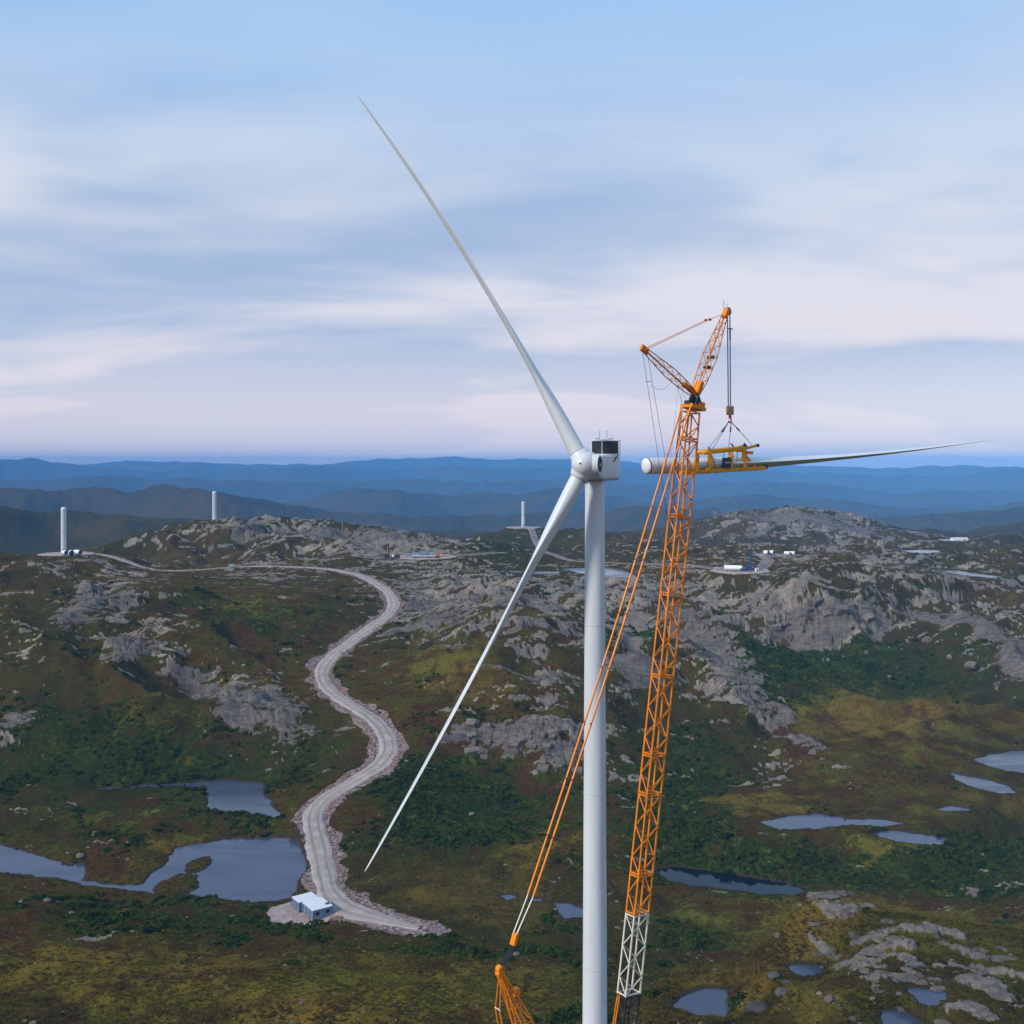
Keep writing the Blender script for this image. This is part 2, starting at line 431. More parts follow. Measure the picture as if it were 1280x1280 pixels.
def poly_sd(X, Y, P):
    d2 = np.full(X.shape, 1e18); ins = np.zeros(X.shape, bool)
    n = len(P)
    for i in range(n):
        ax, ay = P[i]; bx, by = P[(i + 1) % n]
        ex, ey = bx - ax, by - ay
        t = np.clip(((X - ax) * ex + (Y - ay) * ey) / (ex * ex + ey * ey + 1e-9), 0, 1)
        d2 = np.minimum(d2, (X - ax - t * ex) ** 2 + (Y - ay - t * ey) ** 2)
        if abs(ey) > 1e-9:
            c = ((ay > Y) != (by > Y)) & (X < ex * (Y - ay) / ey + ax)
            ins ^= c
    d = np.sqrt(d2)
    return np.where(ins, -d, d)
lake_geo = []
for nm, lab, zrel, pts in LAKES:
    P = [px_z(x, y, H + zrel) for x, y in pts]
    lake_geo.append((nm, lab, H + zrel, [(p.x, p.y) for p in P]))
ISLANDS = [px_z(x, y, LAKE_Z) for x, y in ((248, 1081), (222, 1107), (208, 1107), (236, 1108))]
ISL_R = (4.0, 5.6, 3.5, 3.2)

# --- roads: centre lines in photo pixels with distances
def spline(pts, step=3.0):
    P = [Vector(p) for p in pts]; out = []
    Q = [P[0] * 2 - P[1]] + P + [P[-1] * 2 - P[-2]]
    for i in range(1, len(Q) - 2):
        a, b, c, d = Q[i - 1:i + 3]
        n = max(2, int((c - b).length / step))
        for k in range(n):
            t = k / n
            out.append(0.5 * ((2 * b) + (c - a) * t + (2 * a - 5 * b + 4 * c - d) * t * t + (3 * b - a - 3 * c + d) * t ** 3))
    out.append(P[-1])
    return out
ROADS = [
 ("gravel_road", "pale gravel road winding uphill from the valley to the ridge at left", 3.5,
  [(524,1160,280),(503,1155,283),(468,1146,288),(432,1132,296),(412,1112,308),(404,1085,328),(398,1055,349),(392,1030,367),(396,1010,381),(415,992,392),(446,974,404),(474,955,415),(486,937,428),(482,918,441),(464,896,458),(434,874,480),(412,856,504),(402,838,532),(410,822,556),(436,803,586),(468,784,622),(488,766,655),(492,750,690),(480,735,735),(462,724,772),(444,717,797),(410,711,813),(370,708.5,815),(300,707.5,812),(240,709,808),(190,709.5,802),(160,703,803),(135,696,806),(105,692,804),(84,692.5,800)]),
 ("gravel_track", "faint far track climbing to the third tower behind the lower blade", 2.4,
  [(862,712,792),(800,709,835),(752,705,885),(716,704.5,905),(698,700,945),(686,692,1040),(676,682,1150),(664,664,1330)]),
 ("gravel_track", "thin far track crossing the right plateau", 3.0,
  [(945,706,830),(1000,708,815),(1080,712,795),(1150,718,780)]),
 ("gravel_track", "short spur of track joining the hill road to the storage yard", 3.0,
  [(400,704,880),(430,701,890),(470,699,885),(510,697,880),(560,695,880),(600,693,895),(628,692,900)]),
 ("gravel_track", "pinkish site road leading from the crane to the far blue crane", 3.2,
  [(800,709,835),(840,709,815),(870,709,795),(900,712,770),(925,716,752),(945,714,757),(957,707,790),(960,700,855),(955,696,905),(975,694,925),(996,694,928)]),
]
PADS = [  # level gravel pads: x, y, height, radius
 (13.4, 168.0, 0.0, 17.0), (10.0, 140.0, 0.0, 26.0), (-8.0, 128.0, 0.0, 20.0),
]
def pad_px(x, y, D, r):
    p = px(x, y, D); PADS.append((p.x, p.y, p.z, r))
pad_px(84, 692, 800, 20); pad_px(654, 659, 1350, 22); pad_px(268, 654, 1100, 14)
pad_px(925, 713, 757, 20); pad_px(968, 694, 925, 16); pad_px(990, 694.5, 928, 14); pad_px(530, 695.5, 878, 26); pad_px(1198, 676, 1350, 30)
_p = px_z(388, 1146, H - 127.2); PADS.append((_p.x - 1.5, _p.y + 4, H - 127.0, 9.5))

def base_height(X, Y):
    R = np.hypot(X, Y)
    z1 = tps(X, Y); 
    w = sstep(R, 1650, 2050)
    z = z1 * (1 - w)
    m = w > 0
    z2 = np.zeros_like(z)
    z2[m] = far(X[m], Y[m])
    z = z + w * z2
    th = np.abs(np.arctan2(X, Y))
    side = sstep(th, 0.62, 1.1) * sstep(R, 60, 200)              # outside the photograph: the same rolling moor
    moor = H - 104 + 26 * fbm(X / 520, Y / 520, 91, 5) + sstep(R, 3000, 9000) * 40
    return z * (1 - side) + moor * side

road_lines = []
for nm, lab, hw, pts in ROADS:
    c = spline([px(*p) for p in pts], 3.0 if hw > 3.2 else 6.0)
    a = np.array([(p.x, p.y, p.z) for p in c])
    zb = base_height(a[:, 0].copy(), a[:, 1].copy())
    for x, y, zp, r in PADS:
        k = sstep(np.hypot(a[:, 0] - x, a[:, 1] - y), r * 0.8, r * 1.6); zb = zp * (1 - k) + zb * k
    k = np.ones(9) / 9
    zz = np.convolve(np.pad(zb, 4, mode='edge'), k, mode='valid')
    if hw == 3.5 and nm == "gravel_road":
        zz = np.maximum(zz, LAKE_Z + 1.6)
    a[:, 2] = zz
    road_lines.append((nm, lab, hw, a))

def nearest_on(X, Y, line):
    d = np.full(X.shape, 1e9); zi = np.zeros(X.shape)
    P = line[:, :2]
    lo, hi = P.min(0) - 45, P.max(0) + 45
    m = np.where((X > lo[0]) & (X < hi[0]) & (Y > lo[1]) & (Y < hi[1]))[0]
    for i in range(0, len(m), 8000):
        s = m[i:i + 8000]
        q = (X[s][:, None] - P[:, 0]) ** 2 + (Y[s][:, None] - P[:, 1]) ** 2
        j = q.argmin(1)
        # refine between neighbours
        best = np.sqrt(q[np.arange(len(s)), j]); zbest = line[j, 2]
        for off in (-1, 1):
            j2 = np.clip(j + off, 0, len(P) - 1)
            ex, ey = P[j2, 0] - P[j, 0], P[j2, 1] - P[j, 1]
            t = np.clip(((X[s] - P[j, 0]) * ex + (Y[s] - P[j, 1]) * ey) / (ex * ex + ey * ey + 1e-9), 0, 1)
            dd = np.hypot(X[s] - P[j, 0] - t * ex, Y[s] - P[j, 1] - t * ey)
            b = dd < best
            zbest = np.where(b, line[j, 2] + t * (line[j2, 2] - line[j, 2]), zbest); best = np.minimum(best, dd)
        d[s] = best; zi[s] = zbest
    return d, zi

# --- what grows or lies bare where: (x, y, rx, ry, tilt in degrees, weight), read off the photograph
ROCK = [
 (640,770,200,60,6,.08),(1100,720,260,34,3,.08),(1010,650,160,24,4,.12),(900,730,90,26,4,.12),(480,690,130,22,0,.14),(1150,1200,120,50,12,.08),(1230,1230,90,50,14,.08),(760,770,60,50,20,.15),
 (640,790,190,70,8,.16),(545,780,60,26,-8,.26),(640,735,200,22,0,.12),(700,830,110,35,15,.14),
 (650,925,105,40,14,.42),(720,930,60,40,10,.2),(690,875,40,20,20,.2),
 (158,818,34,20,-15,.55),(108,765,48,20,-28,.40),(160,770,70,50,30,.22),(330,890,62,36,25,.50),(265,848,60,22,22,.34),(20,820,40,25,0,.25),(20,920,30,25,0,.2),
 (330,715,50,16,0,.3),(120,710,120,14,0,.18),
 (900,830,80,26,42,.48),(985,925,85,9,34,.6),(870,880,60,26,40,.22),(940,880,60,16,38,.38),
 (1020,770,95,30,2,.46),(1080,785,40,24,0,.4),(920,765,80,25,10,.18),(1220,780,90,42,28,.3),(1260,830,40,40,20,.3),
 (1080,715,240,24,2,.16),(760,740,120,30,0,.14),
 (840,980,40,26,0,.24),(960,975,40,22,0,.3),(830,1060,50,18,0,.3),(920,1090,60,14,0,.25),(1230,1110,70,30,0,.22),
 (1150,1200,190,80,8,.10),(1115,1205,52,46,20,.16),(1210,1240,70,40,14,.12),(960,1200,40,30,0,.18),(1020,1120,30,10,-30,.3),(960,1260,60,20,-10,.14),
 (400,670,190,26,2,.22),(1000,652,140,32,4,.20),(300,660,130,18,0,.16),
 (30,1010,60,20,0,.18),(150,1060,45,14,10,.22),(560,735,60,20,0,.2),(490,690,60,14,0,.22),(1180,640,90,20,0,.1),
]
GREEN = [
 (110,930,170,60,0,.4),(250,960,160,30,0,.3),(320,770,110,50,0,.3),(560,985,120,45,12,.45),(560,1040,110,50,0,.3),(520,830,70,50,0,.2),
 (1060,835,160,45,6,.6),(960,860,50,40,0,.2),(1010,1085,220,32,0,.5),(860,960,80,60,0,.4),(840,1030,80,40,0,.35),(1230,1090,90,50,0,.35),
 (150,1030,150,30,0,.25),(200,1150,260,30,0,.35),(640,1210,130,26,0,.2),(880,1165,60,24,0,.45),(560,1190,120,16,0,.3),(780,790,60,40,0,.35),(640,690,80,25,0,.3),
]
OCHRE = [
 (1080,1150,110,26,6,.5),(1220,1190,110,34,14,.5),(960,1220,70,40,0,.3),(1120,1250,160,30,0,.2),
 (1100,1160,160,26,8,.30),(1000,1180,60,40,0,.25),
 (560,1115,110,28,0,.45),(650,1130,70,26,0,.4),(680,1060,70,26,0,.4),(960,1008,70,16,0,.5),(1090,1060,60,14,0,.45),(1150,915,150,34,0,.34),(1080,890,90,22,0,.30),(1240,1010,120,20,0,.4),
 (560,840,60,32,0,.45),(540,800,50,18,0,.2),(250,1240,330,50,0,.40),(90,1200,150,16,0,.5),(520,1250,150,34,0,.4),(700,1250,120,40,0,.25),(330,745,90,30,0,.25),(230,1055,40,12,0,.6),(180,900,60,24,0,.25),
 (880,1150,60,18,0,.3),(1000,1250,120,40,0,.2),(1180,1150,120,30,0,.2),(130,1020,90,10,0,.3),(880,1080,40,8,0,.3),
]
SLABS = [   # broad smooth faces of bedrock: x, y, rx, ry, tilt
 (163,817,36,19,-12),(104,772,46,17,-30),(150,752,26,12,-20),(335,890,60,27,30),(270,851,52,13,20),(300,905,30,20,30),(20,905,26,20,0),
 (892,822,72,24,42),(955,892,70,15,38),(1006,934,56,7,32),(850,775,40,16,30),(800,842,40,24,40),(1232,792,74,18,30),(1270,836,30,26,30),(1175,768,60,12,18),
 (645,930,84,24,12),(715,948,36,22,0),(1030,776,84,24,2),(1090,790,24,18,0),(540,786,48,13,-6),(590,806,40,7,-4),(530,757,46,8,0),(660,845,60,8,0),(620,760,50,6,0),(700,800,60,8,8),
 (1062,1172,28,5,10),(1118,1176,40,6,16),(1108,1194,46,7,14),(1090,1210,30,6,10),(1100,1226,40,7,8),(1146,1210,46,6,18),(1164,1232,38,6,14),(1222,1190,44,5,18),(1204,1208,40,4,16),(1220,1228,54,6,16),(1252,1246,40,7,16),(1150,1160,30,4,14),(1090,1150,24,4,10),(1176,1250,30,5,10),(1250,1214,40,4,16),(1030,1152,22,5,10),(1040,1124,36,4,-4),(1190,1160,34,5,12),(1200,1262,50,9,14),
 (400,664,80,5,4),(470,676,60,6,6),(330,668,60,6,-8),(990,646,90,7,3),(1050,660,60,7,12),(930,668,50,6,-10),
]
def slab_field(PX, PY, nz):
    out = np.full(PX.shape, -9.0)
    for x, y, rx, ry, a in SLABS:
        ca, sa = math.cos(rad(a)), math.sin(rad(a)); dx, dy = PX - x, PY - y
        u_, v_ = (dx * ca + dy * sa) / rx, (-dx * sa + dy * ca) / ry
        out = np.maximum(out, 1 - np.sqrt(u_ * u_ + v_ * v_))
    return out + nz
def blobs(L, PX, PY):
    out = np.zeros_like(PX)
    for x, y, rx, ry, a, w in L:
        ca, sa = math.cos(rad(a)), math.sin(rad(a))
        dx, dy = PX - x, PY - y
        q = ((dx * ca + dy * sa) / rx) ** 2 + ((-dx * sa + dy * ca) / ry) ** 2
        out += w * np.exp(-q * 0.9)
    return out

def ground(X, Y):
    """full height and surface masks of the land at (X, Y)"""
    R = np.hypot(X, Y)
    z = base_height(X, Y)
    YY = np.maximum(Y, 1.0)
    front = Y > 60
    PX = np.where(front, 640 + F * X / YY, -5000); PY = np.where(front, HORIZON + (H - z) * F / YY, -5000)
    rd = blobs(ROCK, PX, PY); gr = blobs(GREEN, PX, PY); oc = blobs(OCHRE, PX, PY)
    # distances to lakes, roads, pads
    sd = np.full(X.shape, 1e6); lz = np.zeros(X.shape)
    for nm, lab, zl, P in lake_geo:
        Pa = np.array(P); lo, hi = Pa.min(0) - 92, Pa.max(0) + 92
        m = (X > lo[0]) & (X < hi[0]) & (Y > lo[1]) & (Y < hi[1])
        if m.any():
            s = poly_sd(X[m], Y[m], P)
            scale = 1.0 if zl < H - 105 else 0.35
            if zl > H - 90: scale = 2.0
            s = s + scale * (1.9 * fbm(X[m] / 6.0, Y[m] / 6.0, 301, 4, .6))
            cur = sd[m]; b = s < cur
            cur[b] = s[b]; sd[m] = cur
            l = lz[m]; l[b] = zl; lz[m] = l
    for p, r in zip(ISLANDS, ISL_R):
        d = np.hypot(X - p.x, (Y - p.y) * 0.55) + 1.2 * fbm(X / 3, Y / 3, 311, 3)
        sd = np.where((np.abs(lz - LAKE_Z) < .1) & (sd < 8), np.maximum(sd, (r - d) * 0.6), sd)
    rdist = np.full(X.shape, 1e6); rz = np.zeros(X.shape); rhw = np.full(X.shape, 3.0)
    main = np.full(X.shape, 1e6)
    for nm, lab, hw, line in road_lines:
        d, zz = nearest_on(X, Y, line)
        b = d - hw < rdist
        rdist = np.where(b, d - hw, rdist); rz = np.where(b, zz, rz)
        if nm == "gravel_road": main = d - hw
    pdist = np.full(X.shape, 1e6); pz = np.zeros(X.shape)
    for x, y, zp, r in PADS:
        d = np.hypot(X - x, Y - y) - r
        m = d < 20
        d[m] += min(2.0, r * 0.3) * 1.6 * fbm(X[m] / 7, Y[m] / 7, 321, 3)
        b = d < pdist
        pdist = np.where(b, d, pdist); pz = np.where(b, zp, pz)
    # keep the small relief away from made ground and shores
    calm = np.minimum(np.minimum(sstep(sd, 0.0, 14.0), sstep(rdist, 0.5, 22.0)), sstep(pdist, 0, 12))
    near = 1 - sstep(R, 1300, 2200)
    wx = X + 6 * fbm(X / 30, Y / 30, 201, 2); wy = Y + 6 * fbm(X / 30, Y / 30, 202, 2)
    lump = fbm(wx / 50, wy / 50, 210, 4) * 4.6 * near
    rid = 1 - np.abs(fbm(wx / 115, wy / 90, 215, 4, .52)) * 3.2
    wide = np.minimum(np.minimum(sstep(rdist, 2, 55), sstep(sd, 2, 50)), sstep(pdist, 2, 45))
    lump2 = (rid - 0.35) * 11.0 * sstep(R, 380, 520) * near * wide
    hum = fbm(X / 9, Y / 9, 220, 3) * 1.15 * near
    # bare rock: slabs where the noise clears a threshold that the photograph sets
    rn = 0.5 + 0.5 * (fbm((wx + .35 * wy) / 25, (wy - .25 * wx) / 10, 231, 5, 0.58) * 1.5)
    rn2 = 0.5 + 0.5 * (fbm((wx + .35 * wy) / 7.5, (wy - .25 * wx) / 3.0, 241, 4, 0.58) * 1.5)
    rnf = 0.5 + 0.5 * (fbm(X / 70, Y / 36, 251, 5, 0.6) * 1.5)
    rn3 = 0.5 + 0.5 * (fbm((wx + .35 * wy) / 2.4, (wy - .25 * wx) / 1.0, 246, 3, 0.6) * 1.5)
    mixn = rn * 0.50 + rn2 * 0.36 + rn3 * 0.14
    ff = sstep(R, 700, 1500)
    mixn = mixn * (1 - ff) + (0.40 * rnf + 0.34 * rn + 0.26 * rn2) * ff
    fa = sstep(R, 1700, 2100)
    cth = np.arctan2(X, YY); clr = np.log(R)
    mixn = mixn * (1 - fa) + fa * (0.5 + 0.75 * fbm(cth * 75, clr * 120, 256, 5, 0.62))
    dens = np.clip(0.19 + 0.06 * sstep(R, 480, 700) + rd * 0.8, 0, 0.68) + 0.05 * ff - 0.13 * sstep(R, 1700, 2300) - 0.20 * sstep(R, 3500, 9000) - 0.35 * np.clip(oc, 0, 1) - 0.16 * np.clip(gr - rd, 0, 1)
    thr = 0.80 - 0.60 * dens
    rock = sstep(mixn - thr, -0.018, 0.035) * (1 - fa) + 0.62 * sstep(mixn - thr, -0.10, 0.28) * fa
    rock_h = sstep(mixn - thr, -0.03, 0.16)
    sf = slab_field(PX, PY, (rn - .5) * 1.5 + (rn2 - .5) * 1.1 + (rn3 - .5) * .5)
    slabm = sstep(sf, 0.10, 0.22)
    rock = np.maximum(rock, slabm); rock_h = np.maximum(rock_h, sstep(sf, 0.06, 0.5))
    joints = np.abs(fbm(wx / 4.2 + 0.3 * wy / 4.2, wy / 2.0, 261, 3))
    cliff = np.abs(fbm(wx / 7.0, wy / 26.0, 271, 4))
    k = sstep(sd, 0.3, 4.0) * sstep(rdist, 1.5, 6.0) * sstep(pdist, 0, 6)
    rock = rock * k; slabm = slabm * k * sstep(R, 230, 300)
    shy = np.clip(blobs([(270, 722, 260, 20, 0, 1.0), (440, 740, 90, 30, 0, .6)], PX, PY), 0, 1) * (R > 560) * (R < 840)   # the brow below the hill road stays low
    z = z + calm * (lump + hum) * (1 - .8 * shy) + lump2 * (1 - .95 * shy) - 1.6 * shy * sstep(rdist, 4, 30)
    z = z + k * near * rock_h * (0.95 + 0.7 * np.clip(rd, 0, 1) * 2 - 0.55 * sstep(joints, 0.12, 0.0) - 4.5 * np.clip(rd - .25, 0, .5) * sstep(cliff, 0.16, 0.0))
    z = z + (1 - near) * 9 * fbm(X / 160, Y / 160, 281, 4) * sstep(R, 1300, 3000)
    pb = sstep(pdist, -0.5, 11.0)
    z = np.where(pdist < 11, (pz - 0.02) * (1 - pb) + z * pb, z)
    # road bed and banks
    bank = sstep(rdist, 0.2, 7.5)
    z = np.where(rdist < 8, (rz - 0.22) * (1 - bank) + z * bank, z)
    # shores: land comes down to the water, then dips under it
    land = lz + 0.12 + np.maximum(sd, 0) * 0.16 + np.clip(sd, 0, 3) * 0.16 * (0.5 + fbm(X / 2.5, Y / 2.5, 331, 2))
    kb = sstep(sd, 0.0, 16.0)
    dam = lz + 0.5 - np.maximum(sd - 2, 0) * 0.55
    shore = land * (1 - kb) + np.maximum(z, dam) * kb
    z = np.where(sd < 60, np.where(rdist < 5, np.maximum(z, lz + 0.4 * (sd < 16) - 99 * (sd >= 16)), shore), z)
    z = np.where(sd < 0, lz - 0.25 - np.clip(-sd, 0, 6) * 0.35, z)
    # rubble shoulders on the blasted road: wide and blotchy on the main road
    rubw = np.clip(4.6 + 8.5 * fbm(X / 17, Y / 17, 341, 4), 1.0, 11)
    rub = np.where(main < 30, sstep(main, rubw, rubw * 0.45), 0)
    rub = np.maximum(rub, sstep(rdist, 3.0, 1.0) * 0.8)
    gpad = sstep(pdist, 2.5, 0.0)
    shore_m = sstep(sd, 2.2, 0.3)
    return z, dict(slab=slabm, rock=rock, green=np.clip(gr, 0, 1), ochre=np.clip(oc, 0, 1), rubble=rub * sstep(sd, 0.4, 1.0), gravel=gpad, shore=shore_m), sd, rdist, pdist

# ------------------------------------------------------------------ terrain: the sheet (polar grid, finest in front)
th_f = np.radians(np.linspace(-30.5, 30.5, 900))
th_l = np.radians(np.linspace(-180, -30.5, 62)[:-1]); th_r = np.radians(np.linspace(30.5, 180, 62)[1:-1])
TH = np.concatenate([th_l, th_f, th_r]); NT_ = len(TH)
RR = np.concatenate([np.geomspace(12, 160, 46)[:-1], np.geomspace(160, 960, 600)[:-1], np.geomspace(960, 1750, 150)[:-1], np.geomspace(1750, 20500, 262)])
NR_ = len(RR)
Rg, Tg = np.meshgrid(RR, TH, indexing='ij')
GX, GY = (Rg * np.sin(Tg)).ravel(), (Rg * np.cos(Tg)).ravel()
gz, masks, g_sd, g_rd, g_pd = ground(GX, GY)

def grid_height_sampler():
    Z2 = gz.reshape(NR_, NT_); lr = np.log(RR)
    def f(X, Y):
        X = np.atleast_1d(np.asarray(X, float)); Y = np.atleast_1d(np.asarray(Y, float))
        a, r = np.arctan2(X, Y), np.hypot(X, Y)
        j = np.clip(np.searchsorted(TH, a) - 1, 0, NT_ - 2); i = np.clip(np.searchsorted(RR, r) - 1, 0, NR_ - 2)
        tj = np.clip((a - TH[j]) / (TH[j + 1] - TH[j]), 0, 1); ti = np.clip((r - RR[i]) / (RR[i + 1] - RR[i]), 0, 1)
        return (Z2[i, j] * (1 - ti) * (1 - tj) + Z2[i + 1, j] * ti * (1 - tj) + Z2[i, j + 1] * (1 - ti) * tj + Z2[i + 1, j + 1] * ti * tj)
    return f
zat = grid_height_sampler()
def sample_grid(arr, X, Y):
    a, r = np.arctan2(X, Y), np.hypot(X, Y)
    j = np.clip(np.searchsorted(TH, a), 0, NT_ - 1); i = np.clip(np.searchsorted(RR, r), 0, NR_ - 1)
    return arr.reshape(NR_, NT_)[i, j]

def build_sheet():
    nv = NR_ * NT_
    idx = np.arange(nv).reshape(NR_, NT_)
    nxt = np.roll(idx, -1, axis=1)
    q = np.stack([idx[:-1], nxt[:-1], nxt[1:], idx[1:]], -1).reshape(-1, 4)[:, ::-1]
    # close the small hole under the camera
    me = bpy.data.meshes.new("ground")
    nf = len(q)
    me.vertices.add(nv + 1)
    co = np.empty((nv + 1, 3), np.float32)
    co[:nv, 0], co[:nv, 1], co[:nv, 2] = GX, GY, gz
    co[nv] = (0, 0, gz[:NT_].mean())
    me.vertices.foreach_set("co", co.ravel())
    tri = np.stack([np.full(NT_, nv), nxt[0], idx[0]], -1)[:, ::-1]
    me.loops.add(nf * 4 + NT_ * 3)
    me.loops.foreach_set("vertex_index", np.concatenate([q.ravel(), tri.ravel()]).astype(np.int32))
    me.polygons.add(nf + NT_)
    me.polygons.foreach_set("loop_start", np.concatenate([np.arange(nf) * 4, nf * 4 + np.arange(NT_) * 3]).astype(np.int32))
    me.polygons.foreach_set("use_smooth", np.ones(nf + NT_, bool))
    me.update(calc_edges=True)
    for k, v in masks.items():
        a = me.attributes.new(k, 'FLOAT', 'POINT')
        a.data.foreach_set("value", np.append(v, 0).astype(np.float32))
    return me

def ground_material():
    t = NT("moor_ground")
    rock, green, ochre, slab_ = t.attr("rock"), t.attr("green"), t.attr("ochre"), t.attr("slab")
    rubble, gravel, shore = t.attr("rubble"), t.attr("gravel"), t.attr("shore")
    n_big = t.noise(0.018, 5, 0.55); n_mid = t.noise(0.09, 6, 0.6, dist=0.3); n_sm = t.noise(0.45, 5, 0.62); n_fine = t.noise(1.7, 4, 0.65)
    n_far = t.noise(0.006, 8, 0.62)
    # heath: brown heather, olive grass, ochre sedge, dark green scrub
    heath = t.mix(t.ramp(n_mid, 0.36, 0.62), (0.070, 0.034, 0.011), (0.088, 0.066, 0.010))
    heath = t.mix(t.ramp(n_sm, 0.50, 0.70, 0, 0.8), heath, (0.0138, 0.0138, 0.0026))
    gm = t.math('ADD', green, t.math('MULTIPLY', t.math('SUBTRACT', n_mid, 0.5), 1.6))
    heath = t.mix(t.ramp(gm, 0.06, 0.42), heath, t.mix(t.ramp(n_sm, 0.38, 0.66), (0.0136, 0.0252, 0.0039), (0.0484, 0.0678, 0.0068)))
    om = t.math('ADD', ochre, t.math('MULTIPLY', t.math('SUBTRACT', n_mid, 0.5), 1.7))
    om2 = t.math('ADD', om, t.math('MULTIPLY', t.math('SUBTRACT', n_sm, 0.5), 0.9))
    heath = t.mix(t.ramp(om2, 0.14, 0.56, 0, 0.8), heath, t.mix(t.ramp(n_big, 0.42, 0.6), (0.1806, 0.1107, 0.0193), (0.1505, 0.1277, 0.0168)))
    heath = t.mix(t.ramp(n_fine, 0.50, 0.66, 0, 0.9), heath, (0.0069, 0.0065, 0.0017))  # fine dark pockets paint in the plants' own shade
    heath = t.mix(t.ramp(n_far, 0.47, 0.58, 0, 0.5), heath, (0.0275, 0.0327, 0.0077))
    # bedrock: grey gneiss, pinkish in places, lichen and dark joints
    r1 = t.mix(t.ramp(n_mid, 0.38, 0.62), (0.1548, 0.1342, 0.1116), (0.2838, 0.2271, 0.1775))
    r1 = t.mix(t.ramp(n_big, 0.45, 0.62, 0, 0.6), r1, (0.1704, 0.1425, 0.1342))
    r1 = t.mix(t.ramp(n_sm, 0.52, 0.70, 0, 0.65), r1, (0.2064, 0.2064, 0.1084))
    strata = t.noise(0.5, 5, 0.65, sx=(0.35, 1.0, 2.6))
    r1 = t.mix(t.ramp(strata, 0.50, 0.66, 0, 0.75), r1, (0.0568, 0.0516, 0.0475))
    r1 = t.mix(t.ramp(n_fine, 0.58, 0.72, 0, 0.55), r1, (0.3716, 0.3251, 0.2684))
    # broad slabs: grey mauve, scored by glacial striae
    mp = t.n.new("ShaderNodeMapping"); t.l.new(t.geo.outputs["Position"], mp.inputs[0]); mp.inputs["Rotation"].default_value = (0, 0, rad(32)); mp.inputs["Scale"].default_value = (0.16, 1.0, 0.5)
    stri = t.noise(0.55, 6, 0.68, vec=mp.outputs[0]); stri2 = t.noise(1.8, 4, 0.6, vec=mp.outputs[0])
    s1 = t.mix(t.ramp(stri, 0.36, 0.62), (0.0828, 0.0706, 0.0662), (0.1692, 0.1382, 0.1152))
    s1 = t.mix(t.ramp(n_mid, 0.50, 0.66, 0, 0.6), s1, (0.1836, 0.1764, 0.1224))
    s1 = t.mix(t.ramp(stri2, 0.56, 0.70, 0, 0.7), s1, (0.0432, 0.0374, 0.0360))
    s1 = t.mix(t.ramp(n_fine, 0.60, 0.74, 0, 0.4), s1, (0.2376, 0.2088, 0.1872))
    r1 = t.mix(t.ramp(slab_, 0.3, 0.7), r1, s1)
    rk = t.math('ADD', rock, t.math('MULTIPLY', t.math('SUBTRACT', n_fine, 0.5), 1.0))
    rk = t.math('ADD', rk, t.math('MULTIPLY', t.math('SUBTRACT', n_sm, 0.5), 0.6))
    col = t.mix(t.ramp(rk, 0.34, 0.74), heath, r1)
    # loose stones dotted over the heath
    peb = t.noise(0.8, 3, 0.7)
    col = t.mix(t.ramp(peb, 0.69, 0.735, 0, 0.7), col, (0.30, 0.28, 0.24))
    # blasted rubble and gravel
    v = t.n.new("ShaderNodeTexVoronoi"); v.inputs["Scale"].default_value = 0.85; t.l.new(t.geo.outputs["Position"], v.inputs["Vector"])
    stone = t.mix(t.ramp(v.outputs["Distance"], 0.15, 0.75), (0.44, 0.36, 0.34), (0.13, 0.09, 0.088))
    stone = t.mix(t.ramp(n_mid, 0.40, 0.62), stone, (0.30, 0.205, 0.19))
    stone = t.mix(t.ramp(n_sm, 0.5, 0.7, 0, 0.7), stone, (0.075, 0.052, 0.052))
    rb = t.math('ADD', rubble, t.math('MULTIPLY', t.math('SUBTRACT', n_sm, 0.5), 0.9))
    col = t.mix(t.ramp(rb, 0.40, 0.58), col, stone)
    gcol = t.mix(t.ramp(n_sm, 0.35, 0.7), (0.34, 0.25, 0.225), (0.45, 0.37, 0.34))
    col = t.mix(t.ramp(gravel, 0.35, 0.65), col, gcol)
    sh = t.math('ADD', shore, t.math('MULTIPLY', t.math('SUBTRACT', n_sm, 0.5), 0.9))
    col = t.mix(t.ramp(sh, 0.55, 0.9, 0, 0.8), col, (0.050, 0.036, 0.024))
    hgt = t.math('ADD', t.math('MULTIPLY', n_sm, 0.6), t.math('MULTIPLY', n_fine, 0.4))
    nrm = t.bump(hgt, 1.0, 1.1)
    return t.done(col, 1.0, normal=nrm, spec=0.0)

g_me = build_sheet()
g_me.materials.append(ground_material())
ground_obj = inst("ground", g_me); tag(ground_obj, "rolling rocky moorland with heather grass and bare slabs", "ground", kind="structure")

